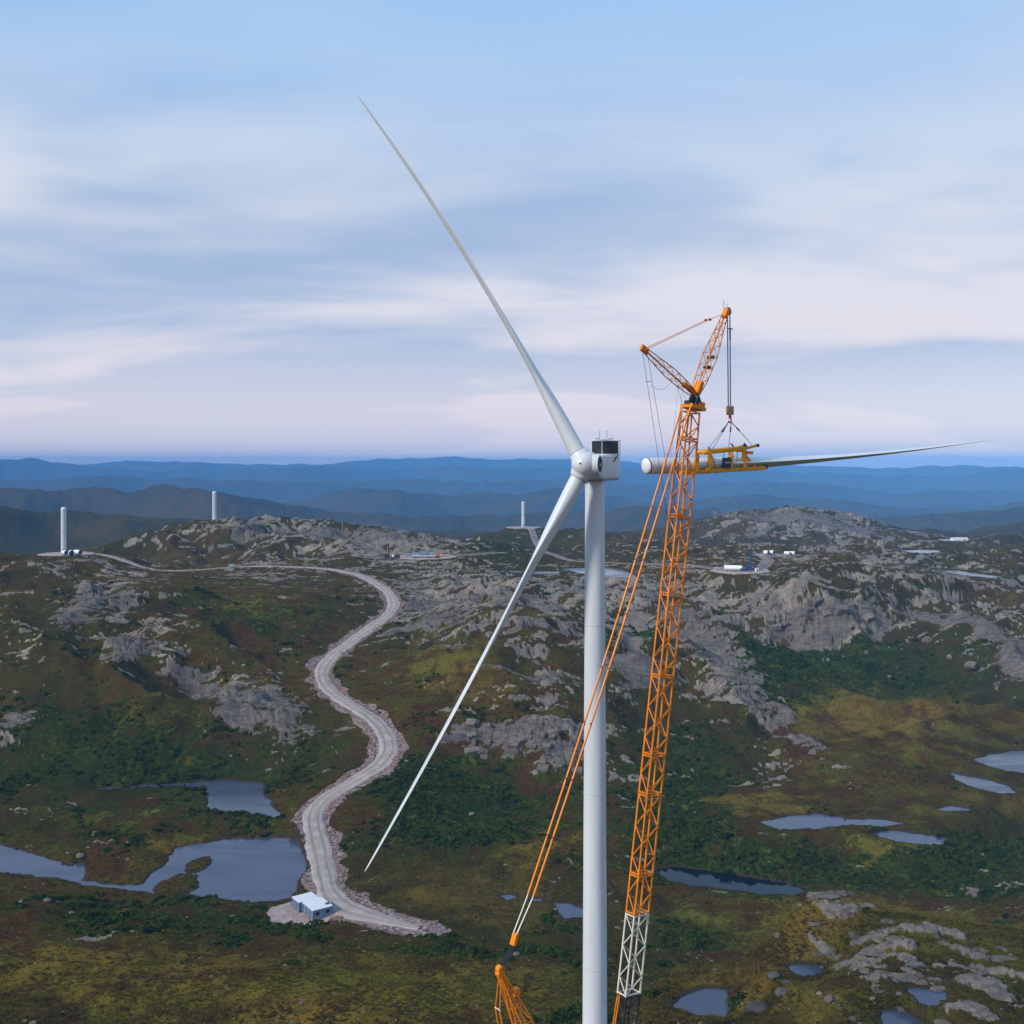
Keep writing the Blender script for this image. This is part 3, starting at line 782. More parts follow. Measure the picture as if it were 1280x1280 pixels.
# ------------------------------------------------------------------ water
def water_material():
    t = NT("lake_water")
    n = t.noise(0.9, 4, 0.6, sx=(0.6, 1.6, 1)); n2 = t.noise(0.035, 4, 0.55, sx=(0.5, 2.0, 1), dist=0.6)
    nrm = t.bump(n, 0.5, 0.07)
    t.b.inputs["IOR"].default_value = 1.33
    return t.done((0.050, 0.058, 0.088), t.ramp(n2, 0.42, 0.58, 0.03, 0.28), normal=nrm, spec=0.8)
M_WATER = water_material()
def dark_water():
    t = NT("river_water"); n = t.noise(0.5, 3, 0.5)
    t.b.inputs["IOR"].default_value = 1.33
    return t.done((0.006, 0.009, 0.014), 0.04, normal=t.bump(n, 0.15, 0.03), spec=0.4)
M_RIVER = dark_water()
for nm, lab, zl, P in lake_geo:
    c = sum((Vector((x, y)) for x, y in P), Vector((0, 0))) / len(P)
    grow = 4.0 if zl < H - 110 else (1.2 if zl < H - 88.5 else 4.0)
    pts = []
    n = len(P)
    area = sum(P[i][0] * P[(i + 1) % n][1] - P[(i + 1) % n][0] * P[i][1] for i in range(n))
    sgn = 1 if area > 0 else -1
    for i in range(n):
        a, b, d = Vector(P[i - 1]), Vector(P[i]), Vector(P[(i + 1) % n])
        e = ((b - a).normalized() + (d - b).normalized())
        e = e.normalized() if e.length > 1e-6 else (b - a).normalized()
        pts.append(b + Vector((e.y, -e.x)) * sgn * grow)
    bm = bmesh.new()
    f = bm.faces.new([bm.verts.new((p.x, p.y, 0)) for p in pts])
    bmesh.ops.triangulate(bm, faces=[f])
    for f in bm.faces:
        f.normal_update()
    me = bpy.data.meshes.new(nm); bm.to_mesh(me); bm.free(); me.materials.append(M_RIVER if nm == 'river' else M_WATER)
    ob = inst(nm, me, Matrix.Translation((0, 0, zl)))
    tag(ob, lab, "river" if nm == "river" else ("lake" if nm == "lake" else "pond"), kind="structure")

# ------------------------------------------------------------------ roads
def road_material():
    t = NT("gravel_road")
    across = t.attr("across")                     # -1 .. 1 over the width
    n = t.noise(0.25, 5, 0.6); n2 = t.noise(2.5, 4, 0.65); n3 = t.noise(0.06, 3, 0.5)
    col = t.mix(t.ramp(n, 0.35, 0.68), (0.31, 0.25, 0.215), (0.42, 0.355, 0.31))
    # two pairs of packed wheel tracks
    a = t.math('ABSOLUTE', t.math('ADD', across, t.math('MULTIPLY', t.math('SUBTRACT', n, 0.5), 0.30)))
    tr = t.math('ABSOLUTE', t.math('SUBTRACT', a, 0.40))
    col = t.mix(t.ramp(tr, 0.20, 0.03, 0, 0.8), col, (0.205, 0.17, 0.15))
    col = t.mix(t.ramp(a, 0.72, 0.98, 0, 0.75), col, (0.42, 0.36, 0.325))
    col = t.mix(t.ramp(n3, 0.45, 0.62, 0, 0.35), col, (0.36, 0.29, 0.25))
    col = t.mix(t.ramp(n2, 0.60, 0.75, 0, 0.4), col, (0.20, 0.17, 0.15))
    return t.done(col, 0.9, normal=t.bump(n2, 0.6, 0.08), spec=0.2)
M_ROAD = road_material()
def track_material():
    t = NT("gravel_track"); n = t.noise(0.12, 5, 0.65); n2 = t.noise(0.6, 4, 0.6)
    c = t.mix(t.ramp(n, 0.35, 0.66), (0.13, 0.10, 0.08), (0.30, 0.235, 0.20))
    return t.done(t.mix(t.ramp(n2, 0.5, 0.7, 0, .6), c, (0.09, 0.075, 0.05)), 0.95, spec=0.1)
M_TRACK = track_material()
for nm, lab, hw, line in road_lines:
    n = len(line); tan = np.gradient(line[:, :2], axis=0); tan /= np.linalg.norm(tan, axis=1)[:, None] + 1e-9
    nor = np.stack([-tan[:, 1], tan[:, 0]], -1)
    K = 9; V, Fc, ac = [], [], []
    s_ = np.arange(n) * 3.0
    wob = hw * (1 + 0.07 * np.array([gnoise(np.array([i * .31]), np.array([2.5]), 9)[0] for i in range(n)]) * 2 + 0.10 * np.array([math.sin(i * 0.21) * math.sin(i * 0.083 + 1) for i in range(n)]))
    for i in range(n):
        for k in range(K):
            a = -1 + 2 * k / (K - 1)
            e = 0.9 * float(gnoise(np.array([i * .37]), np.array([a * 3.0 + 7]), 19)[0]) + 0.7 * float(gnoise(np.array([i * .11]), np.array([a * 2.0 + 3]), 23)[0]) if k in (0, 1, K - 2, K - 1) else 0.0
            fade = min(1.0, 0.25 + i / 10) if nm == "gravel_road" else 1.0
            p = line[i, :2] + nor[i] * (a * (wob[i] + 0.5) + (e if a > 0 else -e)) * fade
            crown = 0.10 * (1 - a * a) - (0.30 if k in (0, K - 1) else 0)
            V.append((p[0], p[1], line[i, 2] + crown)); ac.append(a)
    for i in range(n - 1):
        for k in range(K - 1):
            a = i * K + k; Fc.append((a, a + K, a + K + 1, a + 1))
    me = mesh_from(nm, V, Fc, M_ROAD if nm == 'gravel_road' else M_TRACK, smooth=True)
    at = me.attributes.new("across", 'FLOAT', 'POINT'); at.data.foreach_set("value", ac)
    # normals up
    if me.polygons[0].normal.z < 0: me.flip_normals()
    tag(inst(nm, me), lab, "road", kind="structure")
# ------------------------------------------------------------------ materials of the machines
M_WHITE = paint("turbine_white", (0.63, 0.65, 0.66), 0.38, 0.03, 0.08)
def tower_paint():
    t = NT("tower_white")
    n = t.noise(0.5, 5, 0.6, sx=(1, 1, 0.06)); n2 = t.noise(0.12, 4, 0.6); n3 = t.noise(2.5, 4, 0.6, sx=(1, 1, 0.15))
    c = t.mix(t.ramp(n, 0.38, 0.7), (0.63, 0.66, 0.68), (0.53, 0.555, 0.575))
    c = t.mix(t.ramp(n2, 0.45, 0.7, 0, 0.4), c, (0.57, 0.59, 0.61))
    c = t.mix(t.ramp(n3, 0.66, 0.8, 0, 0.35), c, (0.42, 0.42, 0.41))
    return t.done(c, t.ramp(n2, 0.3, 0.7, 0.34, 0.52))
M_TOWER = tower_paint()
M_ORANGE = paint("crane_orange", (0.86, 0.245, 0.004), 0.42, 0.08, 0.4)
M_YELLOW = paint("yoke_yellow", (0.80, 0.32, 0.004), 0.42, 0.08, 0.7)
for _m in (M_ORANGE, M_YELLOW): _m.node_tree.nodes['Principled BSDF'].inputs['Specular IOR Level'].default_value = 0.2
M_CREAM = paint("boom_white", (0.70, 0.64, 0.50), 0.45, 0.06, 0.5)
M_BLACK = paint("boom_black", (0.018, 0.018, 0.020), 0.5, 0.1, 0.6)
M_STEEL = paint("rope_steel", (0.10, 0.115, 0.15), 0.45, 0.1, 0.6, 0.4)
M_DARK = paint("dark_inside", (0.012, 0.013, 0.017), 0.6, 0.1, 0.6)
M_GRILLE = paint("cooler_grille", (0.022, 0.026, 0.036), 0.5, 0.15, 3.0)
M_GREY = paint("trim_grey", (0.30, 0.32, 0.34), 0.5, 0.06, 1.0)
M_BLUE = paint("screen_blue", (0.012, 0.018, 0.055), 0.4, 0.05, 1.0)
M_RED = paint("hook_red", (0.42, 0.03, 0.025), 0.45, 0.08, 1.0)
M_TARP = paint("tarpaulin_white", (0.74, 0.74, 0.74), 0.55, 0.05, 1.5)
M_NAVY = paint("far_navy", (0.02, 0.04, 0.12), 0.5, 0.1, 1.0)
M_TAN = paint("hook_block_tan", (0.42, 0.23, 0.09), 0.5, 0.15, 1.5)

# ------------------------------------------------------------------ wind turbine
TX, TY = 13.38, 168.0
YAW = rad(22)
ax_n = Vector((-math.sin(YAW), -math.cos(YAW), math.tan(rad(5)))).normalized()     # rotor axis, nose towards the camera and left
ax_b = Vector((math.sin(YAW), math.cos(YAW), 0))                                    # towards the back of the nacelle
ax_r = Vector((math.cos(YAW), -math.sin(YAW), 0))                                   # the nacelle's side that faces right
hub_c = Vector((TX, TY, H - 0.15)) - ax_b * 4.9
turbine = empty("wind_turbine", (TX, TY, 0), "white wind turbine with two blades mounted and an open third hub socket", "wind turbine")
prof = []
zt = [0, 0.4, 12]
for j in (22, 50, 77): zt += [j - 3, j - .02, j, j + .06, j + .08, j + 3]
zt += [90, H - 2.7]
for z in zt:
    r = 2.06 + (1.56 - 2.06) * (z / (H - 2.7)) ** 0.95
    if z % 1 in (0.0,) and z in (22, 50, 77) or abs(z % 1 - .06) < 1e-6: r += 0.025
    prof.append((r, z))
tower_me = lathe_mesh("tower", prof, 56, M_TOWER); tower_me.set_sharp_from_angle(angle=rad(14))
inst("tower", tower_me, Matrix.Translation((TX, TY, 0)), turbine)
for zj in (22.03, 50.03, 77.03):
    rj = 2.06 + (1.56 - 2.06) * (zj / (H - 2.7)) ** 0.95
    inst("flange_joint", lathe_mesh("flange_joint", [(rj + .015, -.025), (rj + .032, -.02), (rj + .032, .02), (rj + .015, .025)], 56, M_GREY, cap=False), Matrix.Translation((TX, TY, zj)), turbine)
inst("foundation", lathe_mesh("foundation", [(3.4, -0.8), (3.4, 0.12), (2.4, 0.2)], 40, M_GREY), Matrix.Translation((TX, TY, 0)), turbine)
inst("yaw_bearing", lathe_mesh("yaw_bearing", [(1.5, 0), (1.75, 0.05), (1.75, 0.5), (1.5, 0.5)], 40, M_GREY), Matrix.Translation((TX, TY, H - 2.78)), turbine)
door_m = Matrix.Translation((TX, TY, 0)) @ Matrix.Rotation(rad(-20), 4, 'Z')
dr = inst("door", box_mesh("door", 1.0, 0.12, 2.2, M_GREY, 0.03), door_m @ Matrix.Translation((0, -2.06, 2.6)), turbine)
inst("handle", box_mesh("handle", 0.06, 0.08, 0.25, M_BLACK, 0.01), door_m @ Matrix.Translation((0.35, -2.15, 2.6)), dr)
st = inst("stair", box_mesh("stair", 1.3, 1.2, 1.5, M_GREY, 0.02), door_m @ Matrix.Translation((0, -2.7, 0.74)), turbine)

NM = Matrix(((ax_r.x, ax_b.x, 0, hub_c.x), (ax_r.y, ax_b.y, 0, hub_c.y), (0, 0, 1, hub_c.z), (0, 0, 0, 1)))   # nacelle frame: x right side, y back, z up
def nacelle_mesh():
    # rounded box with a bevelled belly and a tapered front
    sec = []
    stations = [(2.2, .72, .70), (2.7, .90, .9), (3.4, 1, 1), (12.2, 1, 1), (12.9, .97, .97), (13.15, .90, .9)]
    w, top, bot = 2.02, 1.65, -2.45
    n = 40
    V, Fc = [], []
    for y, sx, sz in stations:
        for k in range(n):
            a = 2 * math.pi * k / n
            c, s = math.cos(a), math.sin(a)
            e = 0.20
            x = math.copysign(abs(c) ** e, c) * w * sx
            zc = (top + bot) / 2
            z = zc + math.copysign(abs(s) ** e, s) * (top - bot) / 2 * sz
            V.append((x, y, z))
    m = len(stations)
    for i in range(m - 1):
        for k in range(n):
            k2 = (k + 1) % n
            Fc.append((i * n + k, i * n + k2, (i + 1) * n + k2, (i + 1) * n + k))
    Fc.append(tuple(range(n))); Fc.append(tuple((m - 1) * n + k for k in range(n - 1, -1, -1)))
    me = mesh_from("nacelle", V, Fc, M_WHITE, smooth=True)
    me.set_sharp_from_angle(angle=rad(50))
    return me
nac = inst("nacelle", nacelle_mesh(), NM, turbine)
for i in range(3):    # side panel seams
    y = 5.0 + i * 2.6
    inst("panel_seam", box_mesh("panel_seam", 0.02, 0.05, 3.3, M_GREY), NM @ Matrix.Translation((2.012, y, -0.45)), nac)
inst("side_rail", box_mesh("side_rail", 0.05, 8.6, 0.07, M_GREY, 0.01), NM @ Matrix.Translation((2.0, 7.7, 1.2)), nac)
inst("belly_trim", box_mesh("belly_trim", 3.5, 9.0, 0.18, M_GREY, 0.04), NM @ Matrix.Translation((0, 7.6, -2.50)), nac)
# radiator on the roof
CF, CYb, CZ0, CZ1, CW = 0.26, 10.8, 1.72, 4.25, 5.1
cooler = inst("cooler_top", box_mesh("cooler_top", CW, 0.5, 0.30, M_WHITE, 0.08), NM @ Matrix.Translation((0, CYb, CZ1 - 0.15)), turbine)
for sx in (-1, 1):
    inst("frame_post", box_mesh("frame_post", CF, 0.46, CZ1 - CZ0 - 0.3, M_WHITE, 0.06), NM @ Matrix.Translation((sx * (CW / 2 - CF / 2 - .01), CYb, (CZ0 + CZ1) / 2 - 0.15)), cooler)
inst("frame_divider", box_mesh("frame_divider", 0.14, 0.42, CZ1 - CZ0 - 0.3, M_WHITE, 0.03), NM @ Matrix.Translation((-0.55, CYb, (CZ0 + CZ1) / 2 - 0.15)), cooler)
inst("frame_sill", box_mesh("frame_sill", CW - 0.02, 0.46, 0.22, M_WHITE, 0.05), NM @ Matrix.Translation((0, CYb, CZ0 + 0.02)), cooler)
for x0, x1 in ((-CW / 2 + CF, -0.62), (-0.48, CW / 2 - CF)):
    rp = inst("radiator_panel", box_mesh("radiator_panel", x1 - x0, 0.18, CZ1 - CZ0 - 0.42, M_GRILLE), NM @ Matrix.Translation(((x0 + x1) / 2, CYb + 0.05, (CZ0 + CZ1) / 2 - 0.09)), cooler)
    nf = int((x1 - x0) / 0.28)
    for k in range(nf):
        inst("fin", box_mesh("fin", 0.05, 0.06, CZ1 - CZ0 - 0.44, M_DARK), NM @ Matrix.Translation((x0 + (k + .5) * (x1 - x0) / nf, CYb - 0.07, (CZ0 + CZ1) / 2 - 0.09)), rp)
for x in (-1.05, 0.25):
    rod("antenna", NM @ Vector((x, CYb, CZ1)), NM @ Vector((x, CYb, CZ1 + 1.55)), 0.035, M_GREY, turbine)
for x in (-1.5, 1.0):
    inst("anemometer", box_mesh("anemometer", 0.7, 0.12, 0.14, M_GREY, 0.03), NM @ Matrix.Translation((x, CYb, CZ1 + 0.12)), turbine)
rod("cooler_strut", NM @ Vector((2.05, 8.6, 0.55)), NM @ Vector((2.30, 10.7, 1.75)), 0.11, M_BLACK, turbine)
rod("cooler_strut", NM @ Vector((-1.6, 8.6, 1.6)), NM @ Vector((-2.30, 10.7, 1.85)), 0.11, M_BLACK, turbine)

# hub: spinner and three blade sockets
HM = frame_to(hub_c, hub_c + ax_n)
sp = [(1.55, -2.35), (2.05, -2.2), (2.22, -1.5), (2.26, -0.6), (2.20, 0.2), (2.02, 0.9), (1.72, 1.5), (1.3, 2.0), (0.85, 2.32), (0.4, 2.5), (0.12, 2.54)]
hub = inst("hub", lathe_mesh("hub", sp, 48, M_WHITE), HM, turbine)
inst("nose_hole_shade", lathe_mesh("nose_hole_shade", [(0.16, 2.40), (0.16, 2.57), (0.08, 2.60)], 16, M_DARK), HM, hub)  # dark stub stands in for the shaded hole in the nose
rot_r = (ax_r - ax_n * ax_r.dot(ax_n)).normalized(); rot_u = ax_n.cross(rot_r) * -1
if rot_u.z < 0: rot_u = -rot_u
def socket(d, open_):
    m = frame_to(hub_c, hub_c + d, ax_n)
    if open_:
        pr = [(1.85, 0.6), (1.66, 1.7), (1.52, 2.25), (1.50, 2.42), (1.30, 2.42), (1.28, 1.2)]
        s = inst("blade_socket", lathe_mesh("blade_socket", pr, 40, M_WHITE, cap=False), m, hub)
        inst("socket_shade_disc", lathe_mesh("socket_shade_disc", [(1.275, 2.22), (1.275, 2.24)], 40, M_DARK), m, s)  # dark disc across the mouth stands in for shade inside the hub
        inst("bearing_ring", lathe_mesh("bearing_ring", [(1.29, 2.26), (1.2, 2.26), (1.2, 2.34), (1.29, 2.34)], 40, M_GREY, cap=False), m, s)
    else:
        s = inst("blade_socket", lathe_mesh("blade_socket", [(1.85, 0.6), (1.62, 1.7), (1.46, 2.2), (1.40, 2.3)], 40, M_WHITE), m, hub)
        inst("bearing_ring", lathe_mesh("bearing_ring", [(1.30, 2.28), (1.36, 2.30), (1.36, 2.40), (1.30, 2.42)], 40, M_GREY), m, s)
    return s

def blade_mesh(name, p0, p1, chord_dir, bow, mat, root_d=2.5, scale=1.0, tw4=(10, 10, 4, -2), fat=1.0):
    """loft from a round root to a thin aerofoil tip; chord_dir fixes the plane of the chord, bow bends the span"""
    p0, p1 = Vector(p0), Vector(p1)
    L = (p1 - p0).length; s = (p1 - p0) / L
    c = (chord_dir - s * chord_dir.dot(s)).normalized(); t = s.cross(c)
    NS, NP = 64, 36
    V, Fc = [], []
    for i in range(NS):
        f = i / (NS - 1)
        f = f if f < 0.9 else 0.9 + (f - 0.9) * 1.0
        chord = np.interp(f, [0, .03, .10, .18, .24, .34, .5, .7, .85, .94, .985, 1], [root_d, root_d, root_d * 1.08, 3.2, 3.5, 3.4, 2.85, 1.95, 1.35, .95, .6, .22]) * scale
        thick = np.interp(f, [0, .03, .10, .18, .24, .34, .5, .7, .85, .94, 1], [root_d, root_d, 2.2, 1.62, 1.35, 1.02, .66, .40, .25, .16, .04]) * scale * (1 + (fat - 1) * min(1, f / .2))
        rnd = np.interp(f, [0, .03, .2, 1], [1, 1, 0, 0])
        tw = rad(np.interp(f, [0, .2, .5, 1], tw4))
        cc = c * math.cos(tw) + t * math.sin(tw); tt = t * math.cos(tw) - c * math.sin(tw)
        cen = p0 + s * (L * f) + bow * (f ** 2 - f) * 1.0
        for k in range(NP):
            a = 2 * math.pi * k / NP
            xc = math.cos(a); yc = math.sin(a)
            # aerofoil: x from -0.3 (nose) to 0.7 (tail)
            x = (1 - xc) / 2
            yt = 2.6 * (0.2969 * math.sqrt(max(x, 0)) - 0.126 * x - 0.3516 * x * x + 0.2843 * x ** 3 - 0.1015 * x ** 4)
            ya = (yt if yc >= 0 else -yt * 0.85) * thick * 1.75
            xa = (x - 0.33) * chord
            xr, yr = -xc * root_d * scale / 2, yc * root_d * scale / 2
            V.append(cen + cc * (xa * (1 - rnd) + xr * rnd) + tt * (ya * (1 - rnd) + yr * rnd))
    for i in range(NS - 1):
        for k in range(NP):
            k2 = (k + 1) % NP
            Fc.append((i * NP + k, i * NP + k2, (i + 1) * NP + k2, (i + 1) * NP + k))
    Fc.append(tuple(range(NP))); Fc.append(tuple((NS - 1) * NP + k for k in range(NP)))
    bm = bmesh.new()
    bv = [bm.verts.new(v) for v in V]
    for f in Fc: bm.faces.new([bv[i] for i in f])
    me = bm_mesh(name, bm, mat, smooth=True)
    me.set_sharp_from_angle(angle=rad(60))
    return me
tip_up, tip_dn = px(446, 119, 179.0), px(456, 1089, 165.5)
view_up = (Vector((0, 0, H)) - hub_c).normalized()
for tip, nm, tw_, bow in ((tip_up, "upper", (14, 14, 25, 32), Vector((-4.6, 0, -2.6))), (tip_dn, "lower", (-6, -8, -24, -36), Vector((-1.2, 2.0, 0.5)))):
    d = (tip - hub_c).normalized()
    socket(d, False)
    b = inst("blade", blade_mesh("blade", hub_c + d * 2.36, tip, ax_n, bow, M_WHITE, tw4=tw_), Matrix(), turbine)
    tag(b, "blade rising to the upper left" if nm == "upper" else "blade hanging to the lower left")
socket((rot_r * math.cos(rad(1)) + rot_u * math.sin(rad(1))).normalized(), True)

# ------------------------------------------------------------------ the crane
UP = Vector((0, 0, 1))
foot = Vector((13.2, 143.0, 3.4))
head = px(866, 489, 154.7)
hd = Vector((head.x - foot.x, head.y - foot.y, 0)).normalized()        # the way the boom leans
lat = Vector((hd.y, -hd.x, 0))                                          # across the boom
axis = (head - foot).normalized()
dep = axis.cross(lat).normalized()
if dep.dot(hd) < 0: dep = -dep
crane = empty("crawler_crane", (foot.x, foot.y, 0), "orange lattice boom crawler crane with a white lower boom section", "crane")
BW, BD = 1.55, 2.95
Lb = (head - foot).length
def corner(s, i, j, w=1.0, d=1.0):
    return foot + axis * s + lat * (i * BW / 2 * w) + dep * (j * BD / 2 * d)
# sections from the foot up: length fractions read off the photograph's joints
def s_at(y):     # distance along the boom of a photo row
    lo, hi = 0.0, Lb
    for _ in range(40):
        m = (lo + hi) / 2; p = foot + axis * m
        if HORIZON + (H - p.z) * F / p.y > y: lo = m
        else: hi = m
    return lo
joints = [s_at(1242), s_at(1141), s_at(1092), s_at(992), s_at(943), s_at(845), s_at(743), s_at(646), s_at(549)]
bounds = [4.0] + joints + [Lb - 3.0]
def brace(name, a, b, r, m, par): return rod(name, a, b, r, m, par, 5)
for k in range(len(bounds) - 1):
    s0, s1 = bounds[k], bounds[k + 1]
    mat = M_BLACK if k == 0 else (M_CREAM if k == 1 else M_ORANGE)
    sec = inst("boom_section", box_mesh("pin_bar", 0.12, 0.12, BW, mat), frame_to(corner(s0 + .15, -1, -1), corner(s0 + .15, 1, -1)) @ Matrix.Translation((0, 0, BW / 2)), crane)
    tag(sec, {0: "black lowest boom section", 1: "white boom section"}.get(k, "orange boom section"))
    w0 = d0 = 1.0
    if k == 0: w0, d0 = 1.0, 0.35
    w1 = d1 = 1.0
    if k == len(bounds) - 3: w1, d1 = 0.95, 0.90
    if k == len(bounds) - 2: w0, d0, w1, d1 = 0.95, 0.90, 0.95, 0.78
    C0 = lambda s, i, j: corner(s, i, j, w0 + (w1 - w0) * (s - s0) / (s1 - s0), d0 + (d1 - d0) * (s - s0) / (s1 - s0))
    for i in (-1, 1):
        for j in (-1, 1):
            brace("chord", C0(s0 + .04, i, j), C0(s1 - .04, i, j), 0.15, mat, sec)
    # end frames
    for s in (s0 + 0.18, s1 - 0.18):
        for a, b in (((-1, -1), (1, -1)), ((1, -1), (1, 1)), ((1, 1), (-1, 1)), ((-1, 1), (-1, -1))):
            brace("cross_bar", C0(s, *a), C0(s, *b), 0.11, mat, sec)
    n = max(2, round((s1 - s0) / 2.35))
    for m in range(n):
        a, b = s0 + 0.25 + (s1 - s0 - 0.5) * m / n, s0 + 0.25 + (s1 - s0 - 0.5) * (m + 1) / n
        fl = 1 if m % 2 else -1
        for j in (-1, 1):        # back and front faces
            brace("diagonal_brace", C0(a, fl * j, j), C0(b, -fl * j, j), 0.088, mat, sec)
        for i in (-1, 1):        # side faces
            brace("diagonal_brace", C0(a, i, fl * i), C0(b, i, -fl * i), 0.088, mat, sec)
# ladder and service line up the inside of the boom
for k, (dx, r, m) in enumerate(((-0.35, 0.05, M_BLACK), (-0.75, 0.045, M_STEEL))):
    rod("hose_line", foot + axis * 5 + lat * dx - dep * 1.1, foot + axis * (Lb - 4) + lat * dx - dep * 1.0, r, m, crane, 5)
# foot section to the pins
for i in (-1, 1):
    for j in (-1, 1):
        brace("foot_strut", corner(4.04, i, j, 1, .35), corner(0.3, i, j, 1.0, 0.12), 0.14, M_BLACK, crane)
# boom head
head_m = Matrix((( *[v.x for v in (lat, dep, axis)], 0), (*[v.y for v in (lat, dep, axis)], 0), (*[v.z for v in (lat, dep, axis)], 0), (0, 0, 0, 1)))
def at_axes(p): return Matrix.Translation(p) @ head_m
bh = inst("boom_head", box_mesh("boom_head", 2.3, 3.3, 0.55, M_ORANGE, 0.08), at_axes(foot + axis * (Lb - 2.4) + dep * 0.5), crane)
inst("head_cap", box_mesh("head_cap", 1.9, 0.9, 0.8, M_ORANGE, 0.06), at_axes(foot + axis * (Lb - 1.8) + dep * 1.6), bh)
inst("head_cap", box_mesh("head_cap", 0.9, 0.5, 0.5, M_BLACK, 0.06), at_axes(foot + axis * (Lb - 1.85) - dep * 0.95), bh)
piv = foot + axis * (Lb - 0.3) + dep * 0.7
for i in (-1, 1):
    rod("pivot_leg", foot + axis * (Lb - 2.2) + lat * i * 0.9 + dep * 1.5, piv + lat * i * 0.5, 0.12, M_STEEL, bh)
    rod("pivot_leg", foot + axis * (Lb - 2.2) + lat * i * 0.9 - dep * 0.2, piv + lat * i * 0.5, 0.12, M_STEEL, bh)
for dd in (1.1, 0.2):
    inst("sheave", lathe_mesh("sheave", [(0.3, -.35), (0.55, -.3), (0.5, 0), (0.55, .3), (0.3, .35)], 20, M_DARK), at_axes(foot + axis * (Lb - 1.2) + dep * dd) @ Matrix.Rotation(rad(90), 4, 'Y'), bh)

def lattice(parent, name, p, q, widths, sidev, mat, pitch, rc, rb, solid=(0.0, 0.0)):
    """tapered lattice strut p->q; widths: (fraction, half width, half depth)"""
    p, q = Vector(p), Vector(q); L = (q - p).length; a = (q - p) / L
    lv = (sidev - a * sidev.dot(a)).normalized(); dv = a.cross(lv)
    fr, hw, hd_ = [w[0] for w in widths], [w[1] for w in widths], [w[2] for w in widths]
    def c(f, i, j): return p + a * (L * f) + lv * (i * np.interp(f, fr, hw)) + dv * (j * np.interp(f, fr, hd_))
    root = inst(name, box_mesh("pivot_block", 0.7, 0.5, 0.5, mat, 0.05), frame_to(p, q), parent)
    for n0, n1 in zip(fr[:-1], fr[1:]):
        for i in (-1, 1):
            for j in (-1, 1):
                brace("chord", c(n0, i, j), c(n1, i, j), rc, mat, root)
    n = max(3, int(L * (1 - solid[0] - solid[1]) / pitch))
    for m in range(n):
        f0, f1 = solid[0] + (1 - solid[0] - solid[1]) * m / n, solid[0] + (1 - solid[0] - solid[1]) * (m + 1) / n
        fl = 1 if m % 2 else -1
        for j in (-1, 1): brace("diagonal_brace", c(f0, fl * j, j), c(f1, -fl * j, j), rb, mat, root)
        for i in (-1, 1): brace("diagonal_brace", c(f0, i, fl * i), c(f1, i, -fl * i), rb, mat, root)
    return root, lv, dv
jib_tip = px(908, 389, 159.6)
strut_tip = px(805.5, 437, 147.7)
jib, jl, jd = lattice(crane, "fly_jib", piv, jib_tip, [(0, .55, .30), (.16, .80, .55), (.46, .85, .75), (.80, .45, .40), (1, .28, .25)], lat, M_ORANGE, 0.95, 0.085, 0.042, (0.12, 0.12))
ja = (jib_tip - piv).normalized()
inst("jib_foot", box_mesh("jib_foot", 1.3, 0.7, 2.2, M_ORANGE, 0.1), frame_to(piv, jib_tip, lat) @ Matrix.Translation((0, 0, 1.0)) @ Matrix.Rotation(rad(90), 4, 'Z'), jib)
inst("jib_head", box_mesh("jib_head", 0.75, 0.9, 1.5, M_ORANGE, 0.1), frame_to(piv, jib_tip, lat) @ Matrix.Translation((0, 0, (jib_tip - piv).length - 0.4)), jib)
inst("jib_sheave", lathe_mesh("jib_sheave", [(0.2, -.25), (0.62, -.2), (0.55, 0), (0.62, .2), (0.2, .25)], 24, M_DARK), Matrix.Translation(jib_tip + hd * 0.35) @ head_m @ Matrix.Rotation(rad(90), 4, 'Y'), jib)
for f in (0.33, 0.45):
    inst("guide_roller", lathe_mesh("guide_roller", [(0.1, -.6), (0.26, -.55), (0.26, .55), (0.1, .6)], 14, M_DARK), Matrix.Translation(piv.lerp(jib_tip, f) + jd * 0.3) @ head_m @ Matrix.Rotation(rad(90), 4, 'Y'), jib)
for off in (-0.5, 0.1):
    rod("anemometer_mast", jib_tip + lat * off, jib_tip + lat * off + UP * (1.1 + 0.7 * (off < 0)), 0.035, M_DARK, jib)
stz, _, sdv = lattice(crane, "jib_strut", piv - hd * 0.5, strut_tip, [(0, .45, .25), (.2, .75, .42), (.5, .80, .50), (.85, .5, .28), (1, .35, .16)], lat, M_ORANGE, 0.9, 0.08, 0.04, (0.16, 0.2))
inst("strut_head", box_mesh("strut_head", 0.95, 0.45, 1.5, M_ORANGE, 0.08), frame_to(strut_tip, piv, lat), stz)
inst("strut_foot", box_mesh("strut_foot", 0.5, 0.9, 2.4, M_ORANGE, 0.08), frame_to(piv, strut_tip, lat) @ Matrix.Translation((0, 0, 1.9)), stz)
